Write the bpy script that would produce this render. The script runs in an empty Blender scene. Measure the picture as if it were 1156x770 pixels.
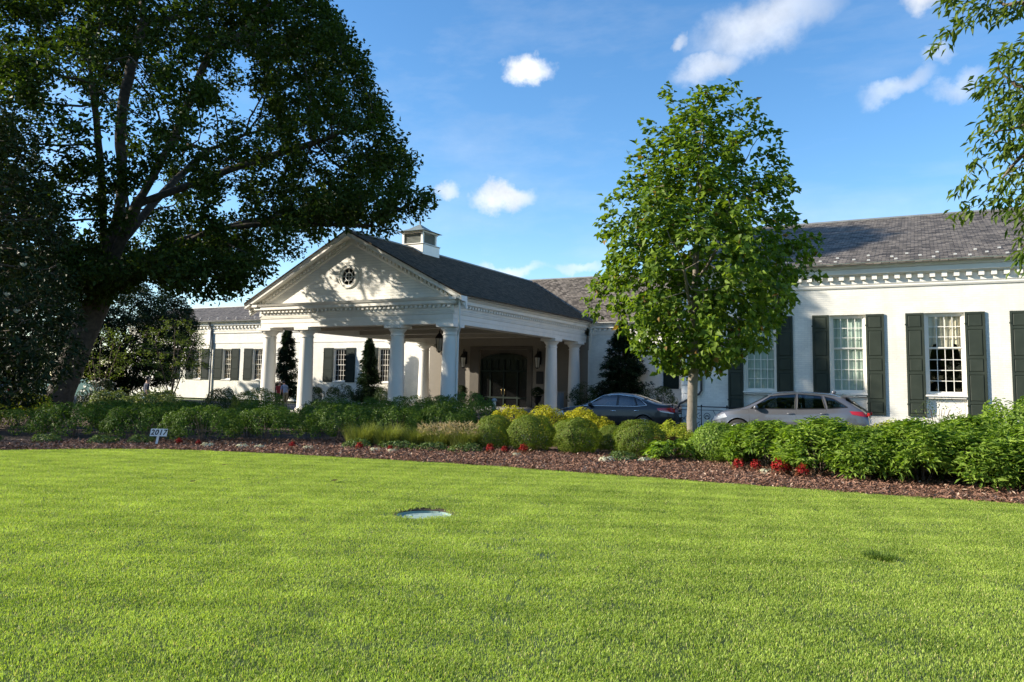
import bpy, math, random
import numpy as np
from mathutils import Vector, Matrix
from mathutils.geometry import tessellate_polygon

SC = bpy.context.scene
COL = SC.collection
PI = math.pi
rng = np.random.default_rng(11)
random.seed(5)

SKY_STR=.13; SUN_STR=5.0; EXPO=.95; CLOUD_LO=3.6; CLOUD_HI=5.2; SKY_SAT=1.22
CL=[((-.42,.82,.39),.038,.024,.1,1.0,1.0),((-.150,.89,.425),.11,.042,.28,.92,1.6),((-.215,.90,.385),.06,.022,.35,.8,1.5),((-.47,.85,.24),.055,.024,.1,.9,1.1),((-.53,.81,.25),.024,.015,0,.7,1.2),
 ((.015,.91,.43),.038,.020,.2,.9,1.3),((-.015,.94,.34),.052,.017,.25,.6,1.5),((.02,.93,.365),.024,.013,.2,.6,1.5),((.045,.94,.335),.036,.016,.2,.55,1.5),((-.47,.87,.15),.055,.013,0,.65,1.2),((-.39,.91,.15),.045,.011,0,.5,1.2),((-.252,.88,.41),.018,.011,0,.6,1.3)]

# ------------------------------------------------------------------ tagging
def tag(o, label=None, cat=None, group=None, kind=None):
    if label: o['label'] = label
    if cat: o['category'] = cat
    if group: o['group'] = group
    if kind: o['kind'] = kind
    return o

def thing(name, loc, label, cat, group=None, rz=0.0):
    o = bpy.data.objects.new(name, None)
    o.empty_display_size = .2
    COL.objects.link(o)
    o.location = loc
    o.rotation_euler = (0, 0, rz)
    return tag(o, label, cat, group)

def origin(o):
    while o.parent: o = o.parent
    return Vector(o.location)

def link_mesh(name, me, mat, parent=None):
    o = bpy.data.objects.new(name, me)
    COL.objects.link(o)
    if mat is not None and not me.materials: me.materials.append(mat)
    if parent: o.parent = parent
    return o

def copy_tree(o, parent=None):
    c = o.copy(); COL.objects.link(c); c.parent = parent
    for ch in list(o.children): copy_tree(ch, c)
    return c

# ------------------------------------------------------------------ mesh builder (UV in metres)
class MB:
    def __init__(s): s.v = []; s.f = []; s.sm = []
    def add(s, vs, fs, smooth=False):
        b = len(s.v); s.v += [tuple(p) for p in vs]
        s.f += [tuple(i + b for i in f) for f in fs]; s.sm += [smooth] * len(fs)
        return s
    def quad(s, a, b, c, d): return s.add([a, b, c, d], [(0, 1, 2, 3)])
    def box(s, x0, x1, y0, y1, z0, z1):
        v = [(x0,y0,z0),(x1,y0,z0),(x1,y1,z0),(x0,y1,z0),(x0,y0,z1),(x1,y0,z1),(x1,y1,z1),(x0,y1,z1)]
        return s.add(v, [(0,3,2,1),(4,5,6,7),(0,1,5,4),(1,2,6,5),(2,3,7,6),(3,0,4,7)])
    def bbox(s, x0, x1, y0, y1, z0, z1, b=.01):
        # box with small chamfer on all edges
        xs=(x0,x0+b,x1-b,x1); ys=(y0,y0+b,y1-b,y1); zs=(z0,z0+b,z1-b,z1)
        V=[];F=[]
        def q(*p):
            n=len(V); V.extend(p); F.append(tuple(range(n,n+len(p))))
        X0,X1,X2,X3=xs;Y0,Y1,Y2,Y3=ys;Z0,Z1,Z2,Z3=zs
        q((X1,Y0,Z1),(X2,Y0,Z1),(X2,Y0,Z2),(X1,Y0,Z2)); q((X2,Y3,Z1),(X1,Y3,Z1),(X1,Y3,Z2),(X2,Y3,Z2))
        q((X0,Y2,Z1),(X0,Y1,Z1),(X0,Y1,Z2),(X0,Y2,Z2)); q((X3,Y1,Z1),(X3,Y2,Z1),(X3,Y2,Z2),(X3,Y1,Z2))
        q((X1,Y1,Z3),(X2,Y1,Z3),(X2,Y2,Z3),(X1,Y2,Z3)); q((X1,Y2,Z0),(X2,Y2,Z0),(X2,Y1,Z0),(X1,Y1,Z0))
        q((X0,Y1,Z1),(X1,Y0,Z1),(X1,Y0,Z2),(X0,Y1,Z2)); q((X2,Y0,Z1),(X3,Y1,Z1),(X3,Y1,Z2),(X2,Y0,Z2))
        q((X3,Y2,Z1),(X2,Y3,Z1),(X2,Y3,Z2),(X3,Y2,Z2)); q((X1,Y3,Z1),(X0,Y2,Z1),(X0,Y2,Z2),(X1,Y3,Z2))
        q((X1,Y0,Z2),(X2,Y0,Z2),(X2,Y1,Z3),(X1,Y1,Z3)); q((X2,Y3,Z2),(X1,Y3,Z2),(X1,Y2,Z3),(X2,Y2,Z3))
        q((X0,Y2,Z2),(X0,Y1,Z2),(X1,Y1,Z3),(X1,Y2,Z3)); q((X3,Y1,Z2),(X3,Y2,Z2),(X2,Y2,Z3),(X2,Y1,Z3))
        q((X0,Y1,Z2),(X1,Y0,Z2),(X1,Y1,Z3)); q((X2,Y0,Z2),(X3,Y1,Z2),(X2,Y1,Z3)); q((X3,Y2,Z2),(X2,Y3,Z2),(X2,Y2,Z3)); q((X1,Y3,Z2),(X0,Y2,Z2),(X1,Y2,Z3))
        return s.add(V,F)
    def hexa(s, lo, hi):
        # lo, hi: 4 points each (counter-clockwise seen from above)
        v=list(lo)+list(hi)
        return s.add(v,[(3,2,1,0),(4,5,6,7),(0,1,5,4),(1,2,6,5),(2,3,7,6),(3,0,4,7)])
    def lathe(s, prof, cx, cy, n=24, smooth=True, cap=True):
        V=[];F=[];m=len(prof)
        for i in range(n):
            a=2*PI*i/n;c,sn=math.cos(a),math.sin(a)
            for r,z in prof: V.append((cx+r*c,cy+r*sn,z))
        for i in range(n):
            j=(i+1)%n
            for k in range(m-1): F.append((i*m+k,j*m+k,j*m+k+1,i*m+k+1))
        s.add(V,F,smooth)
        if cap:
            s.add([V[i*m] for i in range(n)],[tuple(reversed(range(n)))])
            s.add([V[i*m+m-1] for i in range(n)],[tuple(range(n))])
        return s
    def tube(s, pts, r, n=6, smooth=True, cap=True, closed=False):
        P=[Vector(p) for p in pts]; m=len(P)
        R=r if hasattr(r,'__len__') else [r]*m
        V=[];F=[]; prev=None
        for i in range(m):
            if closed: t=P[(i+1)%m]-P[i-1]
            else: t=P[min(i+1,m-1)]-P[max(i-1,0)]
            if t.length<1e-9: t=Vector((0,0,1))
            t.normalize()
            if prev is None:
                a=Vector((0,0,1)) if abs(t.z)<.9 else Vector((1,0,0))
                u=t.cross(a).normalized()
            else:
                u=(prev-t*prev.dot(t))
                if u.length<1e-6: u=t.orthogonal()
                u.normalize()
            prev=u; w=t.cross(u)
            for k in range(n):
                a=2*PI*k/n
                V.append(P[i]+(u*math.cos(a)+w*math.sin(a))*R[i])
        for i in range(m if closed else m-1):
            j=(i+1)%m
            for k in range(n):
                l=(k+1)%n
                F.append((i*n+k,i*n+l,j*n+l,j*n+k))
        s.add(V,F,smooth)
        if cap and not closed:
            s.add(V[:n],[tuple(reversed(range(n)))]); s.add(V[-n:],[tuple(range(n))])
        return s
    def ball(s, c, rx, ry, rz, n=12, m=8):
        prof=[]
        V=[];F=[]
        for j in range(m+1):
            t=PI*j/m
            for i in range(n):
                a=2*PI*i/n
                V.append((c[0]+rx*math.sin(t)*math.cos(a),c[1]+ry*math.sin(t)*math.sin(a),c[2]+rz*math.cos(t)))
        for j in range(m):
            for i in range(n):
                k=(i+1)%n
                F.append((j*n+i,(j+1)*n+i,(j+1)*n+k,j*n+k))
        return s.add(V,F,True)
    def sweep(s, prof, p0, p1, out):
        # prof: list of (outwards, z) ; extruded from p0 to p1 (xy) with outward direction out
        V=[];n=len(prof)
        for p in (p0,p1):
            for o,z in prof: V.append((p[0]+out[0]*o,p[1]+out[1]*o,z))
        F=[(i,i+1,n+i+1,n+i) for i in range(n-1)]
        F.append((n-1,0,n,2*n-1))
        F.append(tuple(range(n))); F.append(tuple(reversed(range(n,2*n))))
        return s.add(V,F)
    def build(s, name, mat, parent=None, fixn=True):
        me=bpy.data.meshes.new(name)
        o0=origin(parent) if parent else Vector((0,0,0))
        va=[(p[0]-o0.x,p[1]-o0.y,p[2]-o0.z) for p in s.v]
        me.from_pydata(va,[],s.f)
        me.polygons.foreach_set('use_smooth',s.sm)
        if fixn:
            import bmesh
            bm=bmesh.new(); bm.from_mesh(me)
            bmesh.ops.recalc_face_normals(bm,faces=bm.faces[:]); bm.to_mesh(me); bm.free()
        uv=me.uv_layers.new(name='UVMap')
        for p in me.polygons:
            nn=p.normal
            if abs(nn.z)>.999: t=Vector((1,0,0))
            else: t=Vector((-nn.y,nn.x,0)).normalized()
            b=nn.cross(t)
            for li in p.loop_indices:
                q=Vector(s.v[me.loops[li].vertex_index])
                uv.data[li].uv=(q.dot(t),q.dot(b))
        me.update()
        return link_mesh(name,me,mat,parent)

# ------------------------------------------------------------------ materials
def new_mat(name):
    m=bpy.data.materials.new(name); m.use_nodes=True
    nt=m.node_tree; nt.nodes.clear()
    out=nt.nodes.new('ShaderNodeOutputMaterial')
    return m,nt,out
def N(nt,t,**k):
    n=nt.nodes.new(t)
    for a,b in k.items():
        if a in n.inputs.keys() if isinstance(a,str) else False: n.inputs[a].default_value=b
        else: setattr(n,a,b)
    return n
def rgba(c): return (c[0],c[1],c[2],1.0)

def pbr(name, col, rough=.6, metal=0.0, var=.12, scale=3.0, bump=.0, bscale=40., spec=.5, coat=0.0, stain=None, sscale=.6):
    m,nt,out=new_mat(name); L=nt.links
    b=N(nt,'ShaderNodeBsdfPrincipled')
    b.inputs['Roughness'].default_value=rough; b.inputs['Metallic'].default_value=metal
    b.inputs['Specular IOR Level'].default_value=spec; b.inputs['Coat Weight'].default_value=coat
    b.inputs['Coat Roughness'].default_value=.04
    tc=N(nt,'ShaderNodeTexCoord')
    no=N(nt,'ShaderNodeTexNoise'); no.inputs['Scale'].default_value=scale; no.inputs['Detail'].default_value=6
    L.new(tc.outputs['Object'],no.inputs['Vector'])
    mr=N(nt,'ShaderNodeMapRange'); mr.inputs[1].default_value=.3; mr.inputs[2].default_value=.7
    mr.inputs[3].default_value=1-var; mr.inputs[4].default_value=1+var
    L.new(no.outputs[0],mr.inputs[0])
    mx=N(nt,'ShaderNodeVectorMath',operation='SCALE'); mx.inputs[0].default_value=col
    L.new(mr.outputs[0],mx.inputs['Scale'])
    last=mx.outputs[0]
    if stain:
        n2=N(nt,'ShaderNodeTexNoise'); n2.inputs['Scale'].default_value=sscale; n2.inputs['Detail'].default_value=8; n2.inputs['Roughness'].default_value=.65
        L.new(tc.outputs['Object'],n2.inputs['Vector'])
        m2=N(nt,'ShaderNodeMapRange'); m2.inputs[1].default_value=.5; m2.inputs[2].default_value=.75
        L.new(n2.outputs[0],m2.inputs[0])
        mm=N(nt,'ShaderNodeMix',data_type='RGBA'); L.new(m2.outputs[0],mm.inputs[0]); L.new(last,mm.inputs[6]); mm.inputs[7].default_value=rgba(stain)
        last=mm.outputs[2]
    L.new(last,b.inputs['Base Color'])
    if bump:
        nb=N(nt,'ShaderNodeTexNoise'); nb.inputs['Scale'].default_value=bscale; nb.inputs['Detail'].default_value=5
        L.new(tc.outputs['Object'],nb.inputs['Vector'])
        bp=N(nt,'ShaderNodeBump'); bp.inputs['Strength'].default_value=bump; bp.inputs['Distance'].default_value=.02
        L.new(nb.outputs[0],bp.inputs['Height']); L.new(bp.outputs[0],b.inputs['Normal'])
    L.new(b.outputs[0],out.inputs[0])
    return m

def leaf_mat(name, c1, c2, trans=.35, tcol=None, rough=.5, spec=.16, c3=None, c3t=.95):
    # c1/c2: per-leaf variation; c3: occasional odd leaf
    m,nt,out=new_mat(name); L=nt.links
    at=N(nt,'ShaderNodeAttribute'); at.attribute_name='rnd'
    mx=N(nt,'ShaderNodeMix',data_type='RGBA'); L.new(at.outputs['Fac'],mx.inputs[0])
    mx.inputs[6].default_value=rgba(c1); mx.inputs[7].default_value=rgba(c2)
    last=mx.outputs[2]
    if c3:
        gt=N(nt,'ShaderNodeMath',operation='GREATER_THAN'); gt.inputs[1].default_value=c3t; L.new(at.outputs['Fac'],gt.inputs[0])
        m3=N(nt,'ShaderNodeMix',data_type='RGBA'); L.new(gt.outputs[0],m3.inputs[0]); L.new(last,m3.inputs[6]); m3.inputs[7].default_value=rgba(c3); last=m3.outputs[2]
    b=N(nt,'ShaderNodeBsdfPrincipled'); b.inputs['Roughness'].default_value=rough; b.inputs['Specular IOR Level'].default_value=spec
    L.new(last,b.inputs['Base Color'])
    t=N(nt,'ShaderNodeBsdfTranslucent')
    tm=N(nt,'ShaderNodeMix',data_type='RGBA',blend_type='MULTIPLY'); tm.inputs[0].default_value=1
    L.new(last,tm.inputs[6]); tm.inputs[7].default_value=rgba(tcol or (1.5,1.6,.6)); L.new(tm.outputs[2],t.inputs[0])
    ms=N(nt,'ShaderNodeMixShader'); ms.inputs[0].default_value=trans
    L.new(b.outputs[0],ms.inputs[1]); L.new(t.outputs[0],ms.inputs[2]); L.new(ms.outputs[0],out.inputs[0])
    return m

def brick_mat(name, col, var, mortar, bw, rh, ms, bump, rough=.6, off=.5, noise_scale=1.2, dirt=None, bias=0.0, tilt=0.0):
    m,nt,out=new_mat(name); L=nt.links
    uv=N(nt,'ShaderNodeUVMap'); uv.uv_map='UVMap'
    tc=N(nt,'ShaderNodeTexCoord')
    br=N(nt,'ShaderNodeTexBrick'); br.offset=off
    br.inputs['Scale'].default_value=1; br.inputs['Brick Width'].default_value=bw; br.inputs['Row Height'].default_value=rh
    br.inputs['Mortar Size'].default_value=ms; br.inputs['Mortar Smooth'].default_value=.3; br.inputs['Bias'].default_value=bias
    # wobble of the courses
    nz=N(nt,'ShaderNodeTexNoise'); nz.inputs['Scale'].default_value=6; L.new(uv.outputs[0],nz.inputs['Vector'])
    vs=N(nt,'ShaderNodeVectorMath',operation='SCALE'); vs.inputs['Scale'].default_value=rh*.18; L.new(nz.outputs['Color'],vs.inputs[0])
    va=N(nt,'ShaderNodeVectorMath',operation='ADD'); L.new(uv.outputs[0],va.inputs[0]); L.new(vs.outputs[0],va.inputs[1])
    L.new(va.outputs[0],br.inputs['Vector'])
    br.inputs['Color1'].default_value=rgba([c*(1-var) for c in col]); br.inputs['Color2'].default_value=rgba([c*(1+var) for c in col])
    br.inputs['Mortar'].default_value=rgba(mortar)
    no=N(nt,'ShaderNodeTexNoise'); no.inputs['Scale'].default_value=noise_scale; no.inputs['Detail'].default_value=8; L.new(tc.outputs['Object'],no.inputs['Vector'])
    mr=N(nt,'ShaderNodeMapRange'); mr.inputs[1].default_value=.3; mr.inputs[2].default_value=.7; mr.inputs[3].default_value=.9; mr.inputs[4].default_value=1.08
    L.new(no.outputs[0],mr.inputs[0])
    sc=N(nt,'ShaderNodeVectorMath',operation='SCALE'); L.new(br.outputs['Color'],sc.inputs[0]); L.new(mr.outputs[0],sc.inputs['Scale'])
    last=sc.outputs[0]
    if dirt:
        n2=N(nt,'ShaderNodeTexNoise'); n2.inputs['Scale'].default_value=1.0; n2.inputs['Detail'].default_value=9; n2.inputs['Roughness'].default_value=.7
        st_=N(nt,'ShaderNodeMapping'); st_.inputs['Scale'].default_value=(1.6,1.6,.28); L.new(tc.outputs['Object'],st_.inputs['Vector']); L.new(st_.outputs[0],n2.inputs['Vector'])
        m2=N(nt,'ShaderNodeMapRange'); m2.inputs[1].default_value=.5; m2.inputs[2].default_value=.72; m2.inputs[4].default_value=.6; L.new(n2.outputs[0],m2.inputs[0])
        mm=N(nt,'ShaderNodeMix',data_type='RGBA'); L.new(m2.outputs[0],mm.inputs[0]); L.new(last,mm.inputs[6]); mm.inputs[7].default_value=rgba(dirt); last=mm.outputs[2]
    b=N(nt,'ShaderNodeBsdfPrincipled'); b.inputs['Roughness'].default_value=rough; b.inputs['Specular IOR Level'].default_value=(.04 if tilt else .3)
    L.new(last,b.inputs['Base Color'])
    # height: bricks above mortar, plus grain
    g=N(nt,'ShaderNodeTexNoise'); g.inputs['Scale'].default_value=60; L.new(tc.outputs['Object'],g.inputs['Vector'])
    inv=N(nt,'ShaderNodeMath',operation='SUBTRACT'); inv.inputs[0].default_value=1; L.new(br.outputs['Fac'],inv.inputs[1])
    ad=N(nt,'ShaderNodeMath',operation='MULTIPLY_ADD'); L.new(g.outputs[0],ad.inputs[0]); ad.inputs[1].default_value=.35; L.new(inv.outputs[0],ad.inputs[2])
    h=ad.outputs[0]
    if tilt:
        # overlapping courses: each slate is thickest at its lower edge
        sp=N(nt,'ShaderNodeSeparateXYZ'); L.new(va.outputs[0],sp.inputs[0])
        dv=N(nt,'ShaderNodeMath',operation='DIVIDE'); dv.inputs[1].default_value=rh; L.new(sp.outputs[1],dv.inputs[0])
        fr=N(nt,'ShaderNodeMath',operation='FRACT'); L.new(dv.outputs[0],fr.inputs[0])
        t2=N(nt,'ShaderNodeMath',operation='MULTIPLY_ADD'); L.new(fr.outputs[0],t2.inputs[0]); t2.inputs[1].default_value=-tilt; L.new(h,t2.inputs[2]); h=t2.outputs[0]
    bp=N(nt,'ShaderNodeBump'); bp.inputs['Strength'].default_value=bump; bp.inputs['Distance'].default_value=.012
    L.new(h,bp.inputs['Height']); L.new(bp.outputs[0],b.inputs['Normal'])
    L.new(b.outputs[0],out.inputs[0])
    return m

def glass_mat(name, tint=(.8,.85,.85), refl=.16, rough=.02):
    # window pane: mostly see-through with a mirror share that grows at grazing angles
    m,nt,out=new_mat(name); L=nt.links
    tr=N(nt,'ShaderNodeBsdfTransparent'); tr.inputs[0].default_value=rgba(tint)
    gl=N(nt,'ShaderNodeBsdfGlossy'); gl.inputs['Roughness'].default_value=rough
    lw=N(nt,'ShaderNodeLayerWeight'); pw=N(nt,'ShaderNodeMath',operation='POWER'); L.new(lw.outputs['Facing'],pw.inputs[0]); pw.inputs[1].default_value=5.0
    ad=N(nt,'ShaderNodeMath',operation='MULTIPLY_ADD'); L.new(pw.outputs[0],ad.inputs[0]); ad.inputs[1].default_value=.9; ad.inputs[2].default_value=refl
    ms=N(nt,'ShaderNodeMixShader'); L.new(ad.outputs[0],ms.inputs[0]); L.new(tr.outputs[0],ms.inputs[1]); L.new(gl.outputs[0],ms.inputs[2]); L.new(ms.outputs[0],out.inputs[0])
    return m

M={}
M['brick']=brick_mat('painted_brick',(.83,.80,.715),.045,(.72,.705,.655),.21,.072,.006,.55,.55,dirt=(.66,.63,.55))
M['quoin']=brick_mat('painted_quoin',(.81,.80,.765),.03,(.66,.65,.62),.42,.30,.012,.7,.55)
M['clapboard']=brick_mat('painted_boards',(.83,.80,.72),.02,(.62,.61,.58),8.0,.14,.008,.6,.5)
M['slate']=brick_mat('slate_roof',(.150,.128,.106),.60,(.03,.028,.028),.24,.17,.012,1.0,.55,dirt=(.195,.168,.13),noise_scale=2.5,tilt=.9)
M['slate_dark']=brick_mat('slate_roof_dark',(.105,.074,.046),.4,(.022,.022,.025),.24,.17,.012,1.0,.85,dirt=(.13,.096,.062),noise_scale=2.5,tilt=.9)
M['trim']=pbr('white_trim_paint',(.83,.795,.715),.45,var=.03,scale=1.5,bump=.05,stain=(.72,.70,.64),sscale=1.3)
M['column']=pbr('white_column_paint',(.84,.80,.725),.42,var=.03,scale=1.2,bump=.05)
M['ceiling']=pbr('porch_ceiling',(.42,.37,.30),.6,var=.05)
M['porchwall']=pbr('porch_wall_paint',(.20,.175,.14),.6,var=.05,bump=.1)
M['shutter']=pbr('dark_green_shutter_paint',(.034,.043,.031),.5,var=.12,scale=2,spec=.3,stain=(.043,.051,.038),sscale=2)
M['shutter_edge']=pbr('shutter_highlight_paint',(.10,.115,.095),.4)
M['blackgreen']=pbr('black_green_paint',(.014,.022,.018),.6,spec=.12)
M['gutter']=pbr('weathered_copper_gutter',(.20,.235,.215),.5,metal=.2,var=.25,scale=4,stain=(.12,.10,.085),sscale=3)
M['leadgrey']=pbr('grey_metal',(.23,.24,.24),.5,metal=.3,var=.15)
M['pipe']=pbr('dark_downspout',(.055,.05,.048),.45,var=.15)
M['glass']=glass_mat('window_glass',(.96,.97,.965),.045)
M['glassdark']=glass_mat('dark_glass',(.12,.13,.13),.06)
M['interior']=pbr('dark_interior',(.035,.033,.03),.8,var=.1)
M['shade']=pbr('pale_mint_blind',(.42,.52,.43),.8,var=.05)
M['curtain']=pbr('cream_curtain',(.60,.55,.41),.85,var=.08,scale=6)
M['iron']=pbr('black_iron',(.02,.02,.021),.4,metal=.5)
M['brass']=pbr('aged_brass',(.35,.25,.10),.35,metal=.9)
M['snowguard']=pbr('white_snow_guard',(.75,.75,.74),.4)
M['louver']=pbr('louver_greygreen',(.20,.215,.19),.55,var=.1)
M['asphalt']=pbr('asphalt',(.062,.061,.060),.85,var=.25,scale=2,bump=.5,bscale=120,stain=(.085,.082,.078))
M['kerb']=pbr('concrete_kerb',(.38,.37,.34),.8,var=.15,scale=5,bump=.2)
M['paving']=pbr('flagstone',(.33,.32,.31),.75,var=.2,scale=3,bump=.2)
M['black']=pbr('black_plastic',(.015,.015,.016),.45)
M['rubber']=pbr('tyre_rubber',(.02,.02,.02),.85,bump=.2)
M['chrome']=pbr('chrome',(.75,.76,.77),.12,metal=1.0,var=.02)
M['alloy']=pbr('alloy_wheel',(.55,.56,.57),.3,metal=.85,var=.03)
M['sedanpaint']=pbr('black_blue_car_paint',(.004,.004,.0045),.4,metal=.0,var=.05,coat=.35)
M['suvpaint']=pbr('mauve_grey_car_paint',(.15,.153,.172),.32,metal=.5,var=.02,coat=1.0)
M['bluecar']=pbr('pale_blue_car_paint',(.30,.36,.44),.3,metal=.5,var=.02,coat=1.0)
M['carglass']=glass_mat('car_glass',(.30,.36,.36),.14)
M['cardark']=pbr('car_interior',(.03,.03,.032),.8)
M['seat']=pbr('car_seat_leather',(.10,.095,.09),.6)
M['taillight']=pbr('red_tail_lens',(.42,.012,.018),.12,var=.05,coat=1.0)
M['clearlens']=pbr('clear_lens',(.62,.62,.62),.1,coat=1.0)
M['plate']=pbr('plate_white',(.7,.7,.68),.4)
M['bark_oak']=pbr('oak_bark',(.055,.044,.034),.95,var=.45,scale=7,bump=1.0,bscale=16,stain=(.10,.082,.062),sscale=3)
M['bark_pale']=pbr('maple_bark',(.20,.172,.138),.9,var=.25,scale=10,bump=.6,bscale=30,stain=(.14,.12,.095),sscale=5)
M['bark']=pbr('brown_bark',(.12,.09,.065),.95,var=.3,scale=10,bump=.7,bscale=30)
M['lf_oak']=leaf_mat('oak_leaves',(.022,.044,.008),(.055,.082,.014),.34,(1.5,1.6,.4),spec=.15)
M['lf_maple']=leaf_mat('maple_leaves',(.05,.108,.015),(.19,.27,.038),.42,(1.5,1.5,.5),c3=(.24,.15,.05),c3t=.985)
M['lf_mag']=leaf_mat('magnolia_leaves',(.012,.024,.008),(.030,.044,.014),.10,rough=.45,spec=.14)
M['lf_ash']=leaf_mat('ash_leaves',(.06,.11,.02),(.15,.20,.038),.40,(1.4,1.5,.5))
M['lf_acer']=leaf_mat('acer_leaves',(.06,.10,.02),(.15,.18,.04),.4,(1.4,1.5,.5))
M['lf_dark']=leaf_mat('dark_evergreen_leaves',(.012,.026,.009),(.03,.048,.015),.15,spec=.15)
M['lf_con']=leaf_mat('cypress_sprays',(.015,.034,.016),(.035,.06,.024),.12)
M['lf_azalea']=leaf_mat('azalea_leaves',(.045,.085,.012),(.125,.19,.028),.26,(1.3,1.5,.5))
M['lf_azalea2']=leaf_mat('holly_leaves',(.022,.05,.012),(.06,.09,.02),.2)
M['lf_box']=leaf_mat('boxwood_leaves',(.075,.125,.016),(.19,.24,.03),.27,(1.4,1.5,.4),c3=(.16,.13,.04))
M['lf_gold']=leaf_mat('golden_leaves',(.30,.32,.02),(.58,.52,.045),.35,(1.3,1.25,.4))
M['lf_goldg']=leaf_mat('yellow_green_leaves',(.20,.28,.025),(.42,.44,.05),.35,(1.3,1.3,.4),c3=(.4,.25,.06))
M['lf_peony']=leaf_mat('peony_leaves',(.095,.17,.026),(.27,.37,.06),.36,(1.3,1.5,.4),rough=.4)
M['lf_peony2']=leaf_mat('fresh_perennial_leaves',(.11,.19,.03),(.30,.40,.065),.36,(1.3,1.5,.4),rough=.42)
M['lf_grass']=leaf_mat('ornamental_grass_blades',(.12,.16,.03),(.27,.29,.08),.35,(1.3,1.3,.5))
M['lf_seed']=leaf_mat('grass_seed_heads',(.34,.27,.14),(.45,.38,.22),.35,(1.2,1.1,.8))
M['lf_cover']=leaf_mat('ground_cover_leaves',(.06,.10,.03),(.14,.19,.06),.25)
M['lf_red']=leaf_mat('red_petals',(.20,.010,.010),(.38,.03,.025),.25,(1.3,.8,.8))
M['lf_bronze']=leaf_mat('bronze_leaves',(.10,.035,.02),(.18,.07,.03),.25)
M['lf_white']=leaf_mat('pale_cream_leaves',(.50,.50,.36),(.70,.68,.52),.3,(1.1,1.1,.9))
M['petal']=leaf_mat('white_petals',(.70,.68,.60),(.85,.84,.78),.3,(1.1,1.1,1.0))
M['lf_pale']=leaf_mat('pale_hydrangea_leaves',(.07,.11,.035),(.17,.20,.08),.25,c3=(.5,.5,.38))
M['dead']=leaf_mat('dead_leaves',(.10,.055,.025),(.18,.10,.05),.2)
M['doorpanel']=pbr('brown_door_panel',(.075,.062,.046),.55)
M['doorglass']=pbr('black_door_glass',(.006,.006,.006),.12,spec=.4)
M['skin']=pbr('skin',(.50,.32,.24),.5,var=.05)
M['hair']=pbr('dark_hair',(.018,.013,.010),.5)
M['blueshirt']=pbr('blue_cotton',(.20,.27,.42),.85,var=.1,scale=8)
M['khaki']=pbr('khaki_cotton',(.30,.27,.19),.85,var=.1)
M['redcloth']=pbr('red_cotton',(.34,.06,.065),.85,var=.1)
M['navycloth']=pbr('navy_cotton',(.035,.045,.08),.85,var=.1)
M['whitecloth']=pbr('white_cotton',(.75,.75,.74),.85,var=.05)
M['signwhite']=pbr('white_sign_paint',(.80,.80,.80),.4,var=.03)
M['signink']=pbr('black_sign_ink',(.02,.02,.03),.5)
M['lid']=pbr('pale_green_plastic_lid',(.27,.37,.33),.9,spec=.1,var=.2,scale=12,stain=(.34,.40,.34),sscale=5)
M['soil']=pbr('soil',(.065,.045,.03),.95,var=.3,scale=10,bump=.6)
M['sand']=pbr('sandy_soil',(.42,.33,.20),.95,var=.3,scale=20,bump=.5)
M['stone']=pbr('grey_stone',(.30,.30,.29),.8,var=.2,scale=6,bump=.3)
M['podium']=pbr('grey_blue_panel',(.20,.25,.29),.6,var=.08)
M['frost']=pbr('frosted_lamp_glass',(.6,.58,.5),.35)

# ================================================================== THE CLUBHOUSE
XC=-25.86
club=thing('clubhouse',(-20,30,0),'long white painted-brick clubhouse with slate roofs and a pedimented columned porch','clubhouse')

def wall_y(mb, y, x0, x1, z0, z1, holes=(), depth=.2):
    xs=sorted({x0,x1,*[h[0] for h in holes],*[h[1] for h in holes]})
    zs=sorted({z0,z1,*[h[2] for h in holes],*[h[3] for h in holes]})
    for i in range(len(xs)-1):
        for j in range(len(zs)-1):
            cx=(xs[i]+xs[i+1])/2; cz=(zs[j]+zs[j+1])/2
            if any(h[0]<cx<h[1] and h[2]<cz<h[3] for h in holes): continue
            mb.quad((xs[i],y,zs[j]),(xs[i+1],y,zs[j]),(xs[i+1],y,zs[j+1]),(xs[i],y,zs[j+1]))
            mb.quad((xs[i+1],y+depth+.1,zs[j]),(xs[i],y+depth+.1,zs[j]),(xs[i],y+depth+.1,zs[j+1]),(xs[i+1],y+depth+.1,zs[j+1]))
    for a,b,c,d in holes:
        e=y+depth+.1
        mb.quad((a,y,c),(a,y,d),(a,e,d),(a,e,c)); mb.quad((b,y,c),(b,e,c),(b,e,d),(b,y,d))
        mb.quad((a,y,d),(b,y,d),(b,e,d),(a,e,d)); mb.quad((a,y,c),(a,e,c),(b,e,c),(b,y,c))

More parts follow.
